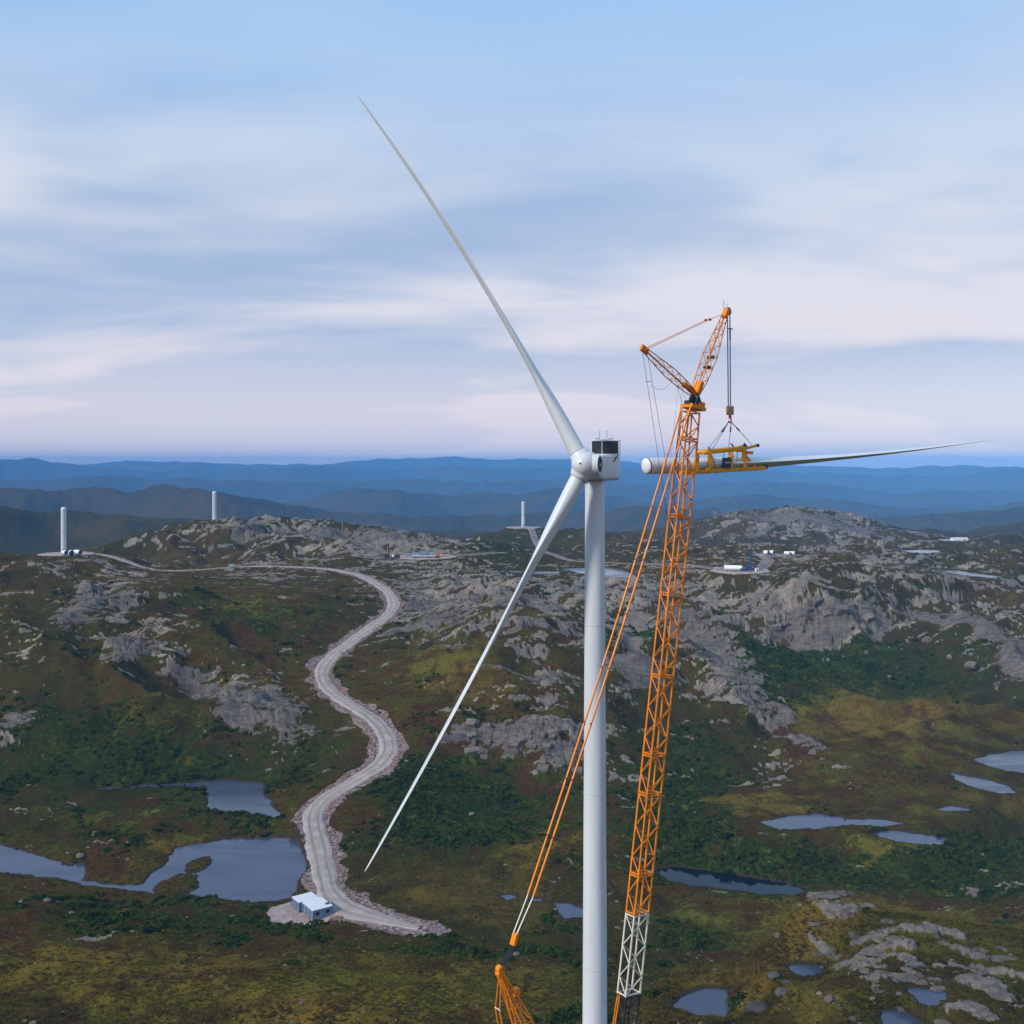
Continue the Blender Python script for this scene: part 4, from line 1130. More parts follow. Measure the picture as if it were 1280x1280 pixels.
for i in (-1, 1):
    o = lat * i * 0.42
    mid = strut_tip.lerp(jib_tip, 0.76)
    rod("jib_pendant", strut_tip + o, mid + o * 0.9, 0.052, M_ORANGE, crane, 5)
    rod("jib_pendant", mid + o * 0.9, jib_tip + o * 0.6 - ja * 0.4, 0.032, M_ORANGE, crane, 5)
    block("pendant_lug", mid + o * 0.9, (0.5, 0.3, 0.3), M_RED, crane, math.atan2(hd.y, hd.x))
    # back stays of the strut, down to the boom
    b = foot + axis * s_at(655) - dep * BD / 2 + lat * i * BW / 2
    rod("strut_stay", strut_tip + o, b, 0.035, M_RED if i > 0 else M_STEEL, crane, 5)
    rod("hoist_line", piv - hd * 1.6 - UP * 0.4 + o, piv.lerp(jib_tip, 0.94) + o * 0.4 - hd * 0.5, 0.022, M_STEEL, crane, 4)
    rod("strut_tie", strut_tip.lerp(piv, 0.62) + o, foot + axis * (Lb - 2.3) - dep * 1.4 + o, 0.03, M_STEEL, crane, 4)
    rod("strut_tie", strut_tip.lerp(piv, 0.70) + o, foot + axis * (Lb - 22) - dep * 2.6 + o, 0.022, M_STEEL, crane, 4)
rod("spreader_bar", strut_tip.lerp(b, 0.18) + lat * -0.85, strut_tip.lerp(b, 0.18) + lat * 0.35, 0.05, M_RED, crane, 5)
# slack cable hanging between the stays
c0, c1 = strut_tip.lerp(b, 0.2), piv.lerp(strut_tip, 0.45) - UP * 0.8
prev = c0
for k in range(1, 9):
    f = k / 8; q = c0.lerp(c1, f) - UP * (1.0 * math.sin(math.pi * f))
    rod("slack_cable", prev, q, 0.025, M_STEEL, crane, 4); prev = q

# luffing mast behind the boom
mast_tip = px(625, 1217, 130.7)
mast_foot = foot - hd * 1.2 + UP * 0.2
mast, ml, md = lattice(crane, "derrick_mast", mast_foot, mast_tip, [(0, .95, .35), (.12, 1.1, .75), (.80, 1.1, .78), (.90, .75, .55), (1, .32, .22)], lat, M_ORANGE, 1.7, 0.12, 0.055, (0.05, 0.08))
ma = (mast_tip - mast_foot).normalized()
inst("mast_head", box_mesh("mast_head", 0.95, 0.75, 2.6, M_ORANGE, 0.1), frame_to(mast_tip, mast_foot, lat) @ Matrix.Translation((0, 0, 0.9)), mast)
for dz in (0.0, 0.55):
    inst("mast_sheave", lathe_mesh("mast_sheave", [(0.2, -.4), (0.5, -.36), (0.42, 0), (0.5, .36), (0.2, .4)], 20, M_ORANGE), Matrix.Translation(mast_tip + UP * dz) @ head_m @ Matrix.Rotation(rad(90), 4, 'Y'), mast)
pk = mast_foot.lerp(mast_tip, 0.90) + md * (0.9 if md.z > 0 else -0.9)
block("cable_reel", pk, (0.9, 0.8, 0.9), M_ORANGE, mast, math.atan2(hd.y, hd.x))
# pendant block, reeving and the long pendants to the boom head
blk = px(643, 1174, 132.4)
pb = block("pendant_block", blk, (0.85, 0.5, 1.5), M_ORANGE, crane, math.atan2(hd.y, hd.x))
pb.matrix_basis = WM[crane.name].inverted() @ (Matrix.Translation(blk) @ head_m @ Matrix.Rotation(rad(-12), 4, 'X'))
for i in np.linspace(-0.45, 0.45, 8):
    rod("reeving_rope", blk + lat * i * 0.8 - UP * 0.5, mast_tip + lat * i + UP * 0.5, 0.075, M_BLACK, crane, 4)
w_end = px(663, 1120, 134.4)
top_p = foot + axis * (Lb - 2.2) - dep * 1.0
n_seg = 9
for i in (-1, 1):
    o = lat * i * 0.50
    rod("pendant_bar", blk + o * 0.6 + UP * 0.5, w_end + o, 0.10, M_CREAM, crane, 5)
    pts = [w_end + (top_p - w_end) * (k / n_seg) + o * (1 + 0.7 * k / n_seg) - UP * (1.1 * math.sin(math.pi * k / n_seg)) for k in range(n_seg + 1)]
    for a_, b_ in zip(pts[:-1], pts[1:]):
        rod("pendant_bar", a_, b_, 0.15, M_ORANGE, crane, 5)
    for a_ in pts[1:-1]:
        rod("pendant_link", a_ - axis * 0.28, a_ + axis * 0.28, 0.15, M_RED, crane, 5)
# ropes and stays falling from the mast tip to the superstructure
back = foot - hd * 13.5 + UP * 0.6
for i in (-1, 1):
    o = lat * i * 0.42
    mid = mast_tip - UP * 4.3 - hd * 0.4 + o
    rod("mast_pendant", mast_tip + o * 0.6 - UP * 0.4, mid, 0.07, M_ORANGE, crane, 5)
    rod("mast_pendant", mid, back + o * 2, 0.10, M_ORANGE, crane, 5)
    rod("mast_stay", mast_tip + o * 0.8 + hd * 0.25, foot - hd * 8.5 + o * 2.2 + UP * 0.9, 0.13, M_ORANGE, crane, 5)
rod("spreader_bar", mast_tip - UP * 4.3 - hd * 0.4 - lat * .55, mast_tip - UP * 4.3 - hd * 0.4 + lat * .55, 0.08, M_CREAM, crane, 5)
for i in (-.9, -0.45):      # ropes down the back of the boom's black section
    rod("boom_rope", corner(s_at(1242), i, -1), foot + lat * i * 1.1 - hd * 3.0 + UP * 1.5, 0.09, M_ORANGE, crane, 5)
# undercarriage and superstructure, below the frame
rzc = math.atan2(hd.y, hd.x)
sup = foot - hd * 5.5
block("superstructure", sup + Vector((0, 0, -0.4)), (17.0, 3.4, 1.5), M_ORANGE, crane, rzc, 0.15)
block("slew_ring", Vector((sup.x + hd.x * 2, sup.y + hd.y * 2, 2.02)), (3.6, 3.6, 0.5), M_BLACK, crane, rzc, 0.1)
block("car_body", Vector((sup.x + hd.x * 2, sup.y + hd.y * 2, 1.25)), (5.0, 8.2, 1.0), M_ORANGE, crane, rzc, 0.12)
for i in (-1, 1):
    p = sup + hd * 2 + lat * i * 4.4
    tk = block("crawler_track", Vector((p.x, p.y, 0.80)), (11.5, 1.5, 1.58), M_BLACK, crane, rzc, 0.4)
    block("track_frame", Vector((p.x, p.y, 0.85)), (8.6, 1.56, 0.7), M_ORANGE, tk, rzc, 0.1)
    for k in range(5):
        q = sup - hd * 7.4 + lat * i * 1.6
        block("counterweight", Vector((q.x, q.y, 3.95 + k * 0.62)), (2.4, 2.6, 0.60), M_GREY, crane, rzc, 0.05)
cb = foot - hd * 1.0 - lat * 2.9
cabb = block("cab", Vector((cb.x, cb.y, 3.9)), (2.4, 1.6, 2.2), M_ORANGE, crane, rzc, 0.15)
block("cab_window", Vector((cb.x + hd.x * 1.17, cb.y + hd.y * 1.17, 4.15)), (0.12, 1.3, 1.3), M_DARK, cabb, rzc, 0.03)

# ------------------------------------------------------------------ the blade in the air, its yoke and the hook
hook_xy = Vector((jib_tip.x + hd.x * 0.9, jib_tip.y + hd.y * 0.9))
b_root, b_tip = px(808, 582.5, 154.2), px(1255, 546.5, 186.6)
bd = (b_tip - b_root).normalized(); bdh = Vector((bd.x, bd.y, 0)).normalized()
side = Vector((bdh.y, -bdh.x, 0))                                   # towards the camera
lift = empty("rotor_blade", b_root, "white rotor blade hanging level in the yellow lifting yoke behind the boom", "rotor blade")
inst("blade_shell", blade_mesh("blade_shell", b_root, b_tip, (side * 0.995 + UP * 0.03), Vector((1.0, 0, 4.2)), M_WHITE, root_d=2.55, scale=0.94, tw4=(0, 0, 0, 4), fat=1.8), Matrix(), lift)
rm = frame_to(b_root, b_root + bd)
inst("root_cover", lathe_mesh("root_cover", [(0.2, -0.42), (0.8, -0.34), (1.12, -0.16), (1.235, 0.10), (1.235, 0.5)], 40, M_TARP), rm, lift)
inst("root_rim", lathe_mesh("root_rim", [(1.21, 0.04), (1.26, 0.06), (1.26, 0.20), (1.21, 0.24)], 40, M_DARK, cap=False), rm, lift)
# yoke
def on_blade(t, s=0.0, z=0.0):   # metres along from the root, sideways (towards the camera), up
    p = b_root + bdh * t
    return Vector((p.x, p.y, 0)) + side * s + UP * (b_root.z + bd.z * t + z)
def t_of(x):    # photo column -> metres along the blade
    lo, hi = -5.0, 70.0
    for _ in range(40):
        m = (lo + hi) / 2; p = b_root + bdh * m
        if 640 + F * p.x / p.y < x: lo = m
        else: hi = m
    return lo
tA, tB, tC, tD = t_of(842), t_of(879), t_of(923), t_of(948)
yc = on_blade(t_of(905))
yoke = empty("lifting_yoke", yc, "yellow steel blade lifting yoke clamped round the hanging blade", "lifting yoke")
yrz = math.atan2(bdh.y, bdh.x)
def bar(name, a, b, w, h, mat, parent):
    a, b = Vector(a), Vector(b); L = (b - a).length
    key = (name, mat.name, round(w, 2), round(h, 2), round(L, 2))
    if key not in _BOX: _BOX[key] = box_mesh(name, w, h, L, mat, min(w, h) * 0.15, 1)
    return inst(name, _BOX[key], frame_to(a, b) @ Matrix.Translation((0, 0, L / 2)), parent)
for s in (-1.65, 1.65):
    bar("top_beam", on_blade(tB - .2, s, 1.42), on_blade(tC + 0.1, s, 1.55), 0.6, 0.62, M_YELLOW, yoke)
    bar("bottom_beam", on_blade(tA if s > 0 else tB, s, -1.40), on_blade(tD, s, -1.70), 0.6, 0.6, M_YELLOW, yoke)
    bar("upright", on_blade(tB, s, -1.5), on_blade(tB, s, 1.45), 0.55, 0.7, M_YELLOW, yoke)
    bar("upright", on_blade(tC - .2, s, -1.6), on_blade(tC - .2, s, 1.55), 0.6, 0.85, M_YELLOW, yoke)
    bar("diagonal_strut", on_blade(tB + .15, s, 1.2), on_blade(tB + 1.4, s, -1.3), 0.2, 0.2, M_YELLOW, yoke)
    bar("diagonal_strut", on_blade(tC, s, 0.6), on_blade(tC + 1.9, s, -1.5), 0.3, 0.3, M_YELLOW, yoke)
    bar("top_arm", on_blade(tC - .3, s, 1.5), on_blade(t_of(937), s, 1.85), 0.42, 0.38, M_YELLOW, yoke)
    e = block("arm_end", on_blade(t_of(938.5), s, 1.87), (0.4, 0.5, 0.5), M_BLACK, yoke, yrz)
    bar("lower_arm", on_blade(tC, s, -0.85), on_blade(tD - .2, s, -0.95), 0.2, 0.2, M_YELLOW, yoke)
    block("arm_end", on_blade(tD + .1, s, -1.55), (0.45, 0.6, 0.6), M_BLACK, yoke, yrz)
    bar("hanger_rod", on_blade(t_of(913), s, -1.5), on_blade(t_of(913), s, 1.4), 0.13, 0.13, M_YELLOW, yoke)
    bar("clamp_lever", on_blade(tB - .3, s, 2.15), on_blade(tB + .5, s, 1.5), 0.16, 0.16, M_BLACK, yoke)
    bar("clamp_lever", on_blade(tC - .2, s, 2.4), on_blade(tC + .6, s, 1.6), 0.18, 0.18, M_BLACK, yoke)
for t in (tB, tC - .2):
    bar("cross_beam", on_blade(t, -1.65, 1.5), on_blade(t, 1.65, 1.5), 0.4, 0.4, M_YELLOW, yoke)
    bar("cross_beam", on_blade(t, -1.65, -1.55), on_blade(t, 1.65, -1.55), 0.4, 0.4, M_YELLOW, yoke)
    bar("clamp_pad", on_blade(t + .35, 0, 1.0), on_blade(t + .35, 0, 1.4), 0.9, 0.9, M_YELLOW, yoke)
bar("upright", on_blade(t_of(863), 1.75, -1.4), on_blade(t_of(863), 1.75, 1.4), 0.55, 0.6, M_YELLOW, yoke)
cbx = block("control_box", on_blade(t_of(897.5), 2.1, -0.35), (1.25, 0.6, 1.5), M_BLUE, yoke, yrz)
def lettering(name, parent, origin, ex, ez, rows, mat):
    """flat strokes standing 5 mm proud of a panel"""
    for (x, z, w, h) in rows:
        o = inst(name, box_mesh(name, w, 0.012, h, mat), Matrix.Translation(origin + ex * x + ez * z) @ Matrix.Rotation(yrz, 4, 'Z'), parent)
lettering("plate_mark", cbx, on_blade(t_of(897.5), 2.41, -0.35), bdh, UP, [(-0.34, 0, .16, .18), (-0.11, 0, .16, .18), (0.12, 0, .16, .18), (0.34, 0, .14, .18)], M_TARP)
block("power_pack", on_blade(t_of(903), 2.0, -0.35), (0.55, 0.7, 1.6), M_YELLOW, yoke, yrz)
block("power_pack", on_blade(t_of(875), 1.9, -1.2), (0.8, 0.6, 0.7), M_YELLOW, yoke, yrz)
block("hydraulic_unit", on_blade(t_of(928), 1.7, 0.85), (1.1, 0.6, 0.5), M_YELLOW, yoke, yrz)
rod("tag_cable", on_blade(t_of(888), 1.5, -1.6), on_blade(t_of(888), 1.5, -2.4), 0.04, M_BLACK, yoke, 5)

# hook block, falls and slings
hz_ = px(909, 513, 159.9).z
hk = empty("hook_block", (hook_xy.x, hook_xy.y, hz_), "tan hook block with a red hook hanging from the jib ropes", "hook block")
hb = Vector((hook_xy.x, hook_xy.y, hz_))
for s in (-0.28, 0.28):
    block("cheek_plate", hb + lat * s, (1.05, 0.14, 1.35), M_TAN, hk, rzc, 0.08)
inst("sheave", lathe_mesh("sheave", [(0.2, -.18), (0.5, -.15), (0.45, 0), (0.5, .15), (0.2, .18)], 22, M_DARK), Matrix.Translation(hb + UP * 0.1) @ head_m @ Matrix.Rotation(rad(90), 4, 'Y'), hk)
block("side_weight", hb - hd * 0.62, (0.16, 0.5, 1.0), M_TAN, hk, rzc)
block("swivel", hb - UP * 0.95, (0.4, 0.4, 0.5), M_RED, hk, rzc, 0.08)
hprev = hb - UP * 1.2
for k in range(1, 9):
    a = rad(90 - k * 34); q = hb - UP * 1.55 + hd * (0.30 * math.cos(a)) + UP * (0.30 * math.sin(a))
    rod("hook_curve", hprev, q, 0.11, M_RED, hk, 6); hprev = q
for s in (-0.55, -0.40, 0.05, 0.20):
    top = jib_tip + hd * (0.72 + s)
    rod("fall_rope", hb + hd * s * 0.9 + UP * 0.5, Vector((top.x, top.y, jib_tip.z)), 0.045, M_STEEL, crane, 4)
block("anti_two_block", Vector((hook_xy.x + hd.x * .1, hook_xy.y + hd.y * .1, jib_tip.z - 2.6)), (0.9, 0.25, 0.18), M_STEEL, crane, rzc)
rod("switch_weight", Vector((hook_xy.x, hook_xy.y, jib_tip.z - 4.4)), Vector((hook_xy.x, hook_xy.y, jib_tip.z - 2.7)), 0.13, M_STEEL, crane, 8)
hook_pt = hb - UP * 1.75
for x, s, dx in ((882, 1.65, -1), (892.5, -1.65, -1), (919, -1.65, 1), (934, 1.65, 1)):
    t = t_of(x); b_ = on_blade(t, s, 1.68)
    k = hook_pt + bdh * dx * 0.25
    m = k.lerp(b_, 0.28)
    rod("sling", k, m, 0.07, M_STEEL, yoke, 5)
    rod("sling", m, b_, 0.045, M_STEEL, yoke, 5)
    rod("shackle", m - (b_ - k).normalized() * 0.3, m + (b_ - k).normalized() * 0.45, 0.12, M_STEEL, yoke, 6)
# ------------------------------------------------------------------ site buildings and far machines
M_ROOF = paint("module_roof", (0.74, 0.74, 0.75), 0.5, 0.05, 0.8)
M_MODULE = paint("module_wall", (0.20, 0.26, 0.36), 0.5, 0.07, 0.8)
M_MODULE2 = paint("module_trim", (0.10, 0.135, 0.20), 0.5, 0.07, 0.8)
M_TYRE = paint("tyre_rubber", (0.02, 0.02, 0.022), 0.8, 0.1, 1.0)
M_PALEBLUE = paint("stack_blue", (0.25, 0.33, 0.45), 0.6, 0.1, 0.6)
M_DIGGER = paint("digger_orange", (0.62, 0.13, 0.03), 0.5, 0.08, 1.0)
M_TEAL = paint("far_blue", (0.02, 0.06, 0.16), 0.5, 0.1, 1.0)
M_BEIGE = paint("trailer_beige", (0.60, 0.55, 0.50), 0.55, 0.08, 0.6)

def loc_m(p, rz): return Matrix.Translation(Vector(p)) @ Matrix.Rotation(rz, 4, 'Z')
# five modules in a row beside the lake: seen corner on
c_front = px_z(391, 1152, H - 127.0)
e_back = Vector((-0.58, 0.815, 0)).normalized(); e_long = Vector((e_back.y, -e_back.x, 0))
mod_rz = math.atan2(e_long.y, e_long.x)
mz = max(float(zat(c_front.x, c_front.y)[0]), float(zat((c_front + e_long * 3 + e_back * 6).x, (c_front + e_long * 3 + e_back * 6).y)[0])) + 0.12
MODS = ["white roofed site module nearest the camera in the row by the lake", "second white roofed site module from the camera in the row by the lake",
        "middle white roofed site module in the row by the lake", "fourth white roofed site module from the camera, set back beside the lake",
        "white roofed site module farthest from the camera in the row by the lake"]
m_body = box_mesh("module_body", 6.06, 2.40, 2.55, M_MODULE, 0.03, 1, z0=True)
m_roof = box_mesh("module_roof", 6.10, 2.42, 0.14, M_ROOF, 0.03, 1)
m_rib = box_mesh("roof_rib", 6.0, 0.10, 0.06, M_ROOF, 0.02, 1)
m_door = box_mesh("module_door", 0.07, 1.05, 2.1, M_MODULE2, 0.02, 1)
m_win = box_mesh("module_window", 1.1, 0.08, 0.9, M_DARK, 0.02, 1)
m_frame = box_mesh("corner_post", 0.16, 0.16, 2.55, M_MODULE2, 0.02, 1)
for k, lab in enumerate(MODS):
    back = k * 2.46; shift = -0.9 if k >= 3 else 0.0
    ctr = Vector((c_front.x, c_front.y, mz)) + e_long * (3.03 + shift) + e_back * (1.2 + back)
    t = empty("site_module", ctr, lab, "site module", "site modules by the lake", mod_rz)
    W = loc_m(ctr, mod_rz)
    inst("wall", m_body, W, t)
    rf = inst("roof", m_roof, W @ Matrix.Translation((0, 0, 2.63)), t)
    for y in (-0.8, 0, 0.8):
        inst("roof_rib", m_rib, W @ Matrix.Translation((0, y, 2.725)), rf)
    inst("door", m_door, W @ Matrix.Translation((-3.05, 0.3, 1.2)), t)
    for sx in (-1, 1):
        for sy in (-1, 1):
            inst("corner_post", m_frame, W @ Matrix.Translation((sx * 2.99, sy * 1.16, 1.275)), t)
    if k == 0:
        for x in (-1.6, 1.5):
            inst("window", m_win, W @ Matrix.Translation((x, -1.20, 1.5)), t)
        for x in (1.9, 2.5):
            inst("roof_vent", lathe_mesh("roof_vent", [(0.22, 0), (0.22, 0.3), (0.3, 0.32), (0.3, 0.42)], 12, M_DARK), W @ Matrix.Translation((x, 0.6, 2.7)), rf)

# part built towers
def stub(x, y0, y1, D, r, label):
    p = px(x, y0, D); z0 = float(zat(p.x, p.y)[0]); hgt = (y0 - y1) / F * D
    t = empty("tower_stub", (p.x, p.y, z0), label, "tower", "part built turbine towers on the hills")
    W = Matrix.Translation((p.x, p.y, z0))
    inst("tower_shell", lathe_mesh("tower_shell", [(r, -0.5), (r * .985, hgt * .5), (r * 1.0, hgt * .5 + .02), (r * .97, hgt - 1.6)], 28, M_TOWER), W, t)
    inst("tower_cap", lathe_mesh("tower_cap", [(r * .98, hgt - 1.6), (r * .92, hgt - .8), (r * .7, hgt - .25), (r * .3, hgt)], 28, M_TARP), W, t)
    inst("flange", lathe_mesh("flange", [(r + .03, hgt * .5 - .15), (r + .07, hgt * .5 - .1), (r + .07, hgt * .5 + .1), (r + .03, hgt * .5 + .15)], 28, M_GREY, cap=False), W, t)
    inst("foundation", lathe_mesh("foundation", [(r + 1.2, -0.6), (r + 1.2, 0.3), (r + .3, 0.5)], 28, M_GREY), W, t)
    inst("door", box_mesh("door", 1.0, 0.2, 2.3, M_DARK), W @ Matrix.Translation((0.35, -r, 2.6)), t)
stub(79.5, 692.5, 634, 800, 1.95, "part built white tower standing on the left hilltop")
stub(268, 655, 615, 1100, 2.1, "part built white tower on the second hill at left")
stub(654, 660, 628, 1350, 2.15, "most distant part built white tower in the middle beside the lower blade")

def lying(x, y, D, L, r, rz, label, group, name="turbine_part", mat=M_TARP):
    p = px(x, y, D); z0 = float(zat(p.x, p.y)[0])
    t = empty(name, (p.x, p.y, z0), label, "turbine part", group, rz)
    W = Matrix.Translation((p.x, p.y, z0 + r + 0.35)) @ Matrix.Rotation(rz, 4, 'Z') @ Matrix.Rotation(rad(90), 4, 'Y')
    inst("shell", lathe_mesh("shell", [(r * .9, -L / 2), (r, -L / 2 + .3), (r, L / 2)], 24, mat, cap=False), W, t)
    inst("open_end", lathe_mesh("open_end", [(r * .97, L / 2 - .5), (r * .97, L / 2 - .45)], 24, M_NAVY), W, t)
    inst("closed_end", lathe_mesh("closed_end", [(r * .6, -L / 2 - .25), (r * .9, -L / 2)], 24, mat), W, t)
    for s in (-L * .3, L * .3):
        inst("cradle", box_mesh("cradle", 0.5, r * 1.6, 0.9, M_NAVY, 0.05), Matrix.Translation((p.x, p.y, z0)) @ Matrix.Rotation(rz, 4, 'Z') @ Matrix.Translation((s, 0, 0.44)), t)
lying(81, 692.2, 786, 4.6, 1.7, rad(-40), "white wrapped turbine part beside the foot of the left hilltop tower", "wrapped parts below the first tower")
lying(89, 692.6, 782, 5.2, 1.9, rad(-60), "middle white wrapped turbine part right of the left hilltop tower", "wrapped parts below the first tower")
lying(97, 692.2, 788, 6.4, 1.8, rad(-30), "rightmost white wrapped turbine part by the left hilltop tower", "wrapped parts below the first tower")
lying(917, 714.0, 757, 13, 1.9, rad(-25), "white tower section lying on the gravel beside the far blue crane", None, "tower_section")
lying(958, 694.2, 928, 4.5, 1.9, rad(-50), "left white wrapped part on the upper far pad", "wrapped parts on the upper far pad")
lying(965, 694.2, 930, 4.5, 1.9, rad(-50), "right white wrapped part on the upper far pad", "wrapped parts on the upper far pad")
lying(984, 695.4, 930, 5.0, 1.7, rad(-30), "white wrapped part at the end of the upper far pad", "wrapped parts on the upper far pad")
lying(990, 695.6, 931, 5.0, 1.7, rad(-30), "last white wrapped part right at the end of the upper far pad", "wrapped parts on the upper far pad")

def wheels(t, W, xs, hy, r=0.5):
    me = lathe_mesh("wheel", [(r * .5, -.18), (r, -.16), (r, .16), (r * .5, .18)], 14, M_TYRE)
    for x in xs:
        for s in (-1, 1):
            inst("wheel", me, W @ Matrix.Translation((x, s * hy, r)) @ Matrix.Rotation(rad(90), 4, 'X'), t)
def thing_at(name, x, y, D, rz, label, cat, group=None):
    p = px(x, y, D); z0 = float(zat(p.x, p.y)[0])
    t = empty(name, (p.x, p.y, z0), label, cat, group, rz)
    return t, loc_m((p.x, p.y, z0), rz)
def sub(t, W, name, size, at_, mat, bev=0.06):
    return inst(name, box_mesh(name, *size, mat, bev, 1), W @ Matrix.Translation(at_), t)
# the far blue crane
t, W = thing_at("mobile_crane", 938, 714.5, 757, rad(10), "dark blue mobile crane with upright boom far off on the right plateau", "crane")
sub(t, W, "chassis", (9.5, 2.7, 1.1), (0, 0, 1.1), M_TEAL); sub(t, W, "cab", (2.0, 2.5, 1.8), (3.6, 0, 2.5), M_TEAL)
sub(t, W, "superstructure", (4.2, 2.5, 1.7), (-1.5, 0, 2.6), M_TEAL); wheels(t, W, (-3.6, -2.2, 2.2, 3.6), 1.2)
sub(t, W, "boom", (1.0, 1.0, 10.5), (0.4, 0, 8.2), M_TEAL); sub(t, W, "boom_tip", (0.6, 0.6, 3.0), (0.4, 0, 14.8), M_TEAL)
t, W = thing_at("site_cabin", 946, 714.6, 750, 0, "small white site cabin right of the far blue crane", "cabin")
sub(t, W, "wall", (2.4, 2.2, 2.2), (0, 0, 1.1), M_TARP); sub(t, W, "roof", (2.6, 2.4, 0.2), (0, 0, 2.3), M_ROOF); sub(t, W, "door", (0.8, 0.1, 1.8), (0.3, -1.12, 0.95), M_NAVY)
t, W = thing_at("pickup_truck", 898, 713.0, 770, rad(12), "white pickup truck left of the lying tower section on the far pad", "pickup")
sub(t, W, "body", (5.0, 1.9, 0.8), (0, 0, 0.9), M_TARP); sub(t, W, "cab", (2.0, 1.8, 0.8), (0.5, 0, 1.65), M_NAVY); wheels(t, W, (-1.6, 1.6), .85, .4)
t, W = thing_at("generator_box", 929, 714.6, 752, rad(5), "teal generator box between the lying tower section and blue crane", "generator")
sub(t, W, "body", (4.0, 2.0, 2.0), (0, 0, 1.2), M_TEAL); sub(t, W, "skid", (4.2, 2.1, 0.3), (0, 0, 0.16), M_NAVY)
# long white hall on the skyline at right
t, W = thing_at("site_hall", 1199, 675.5, 1350, rad(2), "long low white hall on the far ridge at right", "building")
sub(t, W, "wall", (20, 8, 3.0), (0, 0, 1.5), M_TARP)
inst("roof", mesh_from("roof", [(-10.3, -4.3, 3.0), (10.3, -4.3, 3.0), (10.3, 4.3, 3.0), (-10.3, 4.3, 3.0), (-10.3, 0, 4.3), (10.3, 0, 4.3)], [(0, 1, 5, 4), (2, 3, 4, 5), (0, 4, 3), (1, 2, 5), (3, 2, 1, 0)], M_ROOF), W, t)
sub(t, W, "door", (3, 0.2, 2.4), (5, -4.05, 1.2), M_GREY)
# storage yard in the middle distance
t, W = thing_at("flatbed_trailer", 529, 696.4, 866, rad(1), "long beige flatbed trailer parked at the edge of the storage yard", "trailer")
sub(t, W, "bed", (19, 2.6, 0.8), (0, 0, 1.5), M_BEIGE); sub(t, W, "underframe", (18, 2.0, 0.6), (0, 0, 0.8), M_DARK); wheels(t, W, (-8, -6.8, -5.6, 4, 5.2, 6.4), 1.1, .5)
t, W = thing_at("excavator", 547, 696.2, 866, rad(20), "orange excavator working at the end of the storage yard", "excavator")
sub(t, W, "track", (4.0, 0.7, 0.9), (0, -1.1, 0.46), M_TYRE); sub(t, W, "track", (4.0, 0.7, 0.9), (0, 1.1, 0.46), M_TYRE)
sub(t, W, "house", (3.4, 2.6, 1.5), (-.3, 0, 1.75), M_DIGGER); sub(t, W, "cab", (1.4, 1.1, 1.4), (0.8, -0.7, 2.6), M_DIGGER)
rod("boom", W @ Vector((1.2, 0.2, 2.0)), W @ Vector((3.6, 0.2, 4.4)), 0.28, M_DIGGER, t); rod("dipper", W @ Vector((3.6, 0.2, 4.4)), W @ Vector((5.6, 0.2, 2.0)), 0.22, M_DIGGER, t)
sub(t, W, "bucket", (0.9, 1.0, 0.8), (5.6, 0.2, 1.5), M_DARK)
for k, (x, y, D, w, lab) in enumerate(((511, 696.0, 882, 6, "left blue grey storage container behind the beige trailer"), (520, 695.8, 886, 6, "second blue grey storage container behind the beige trailer"),
                                    (529, 695.6, 890, 6, "third blue grey storage container behind the beige trailer"), (538, 695.6, 892, 6, "right blue grey storage container behind the beige trailer"))):
    t, W = thing_at("storage_container", x, y, D, rad(2 + k), lab, "container", "containers in the storage yard")
    sub(t, W, "body", (w, 2.4, 2.5), (0, 0, 1.3), M_PALEBLUE if k % 2 else M_MODULE); sub(t, W, "roof", (w + .05, 2.45, 0.12), (0, 0, 2.6), M_GREY); sub(t, W, "door", (0.06, 2.1, 2.2), (-w / 2 - .02, 0, 1.3), M_MODULE2)
t, W = thing_at("drill_rig", 484, 696.5, 866, rad(0), "dark drill rig with upright mast left of the storage yard", "drill rig")
sub(t, W, "body", (4.0, 2.2, 1.6), (0, 0, 1.3), M_DARK); sub(t, W, "track", (4.2, .6, .8), (0, -1, .42), M_TYRE); sub(t, W, "track", (4.2, .6, .8), (0, 1, .42), M_TYRE); sub(t, W, "mast", (0.9, 0.7, 11), (1.2, 0, 6.4), M_BLACK)
t, W = thing_at("dump_truck", 495, 697, 862, rad(170), "small dark dump truck with white cab left of the yard", "truck")
sub(t, W, "tipper", (4.2, 2.4, 1.4), (-1, 0, 2.0), M_DARK); sub(t, W, "cab", (1.8, 2.3, 1.8), (2.3, 0, 2.0), M_TARP); sub(t, W, "chassis", (6.6, 1.6, .5), (0, 0, .9), M_DARK); wheels(t, W, (-2.4, -1.2, 2.3), 1.0, .55)
t, W = thing_at("van", 290, 707.6, 811, rad(185), "pale grey van driving along the hill road at left", "van")
sub(t, W, "body", (5.2, 2.0, 1.9), (0, 0, 1.5), M_PALEBLUE, .25); sub(t, W, "windscreen", (0.1, 1.7, .7), (2.58, 0, 1.9), M_DARK); wheels(t, W, (-1.7, 1.7), .9, .42)

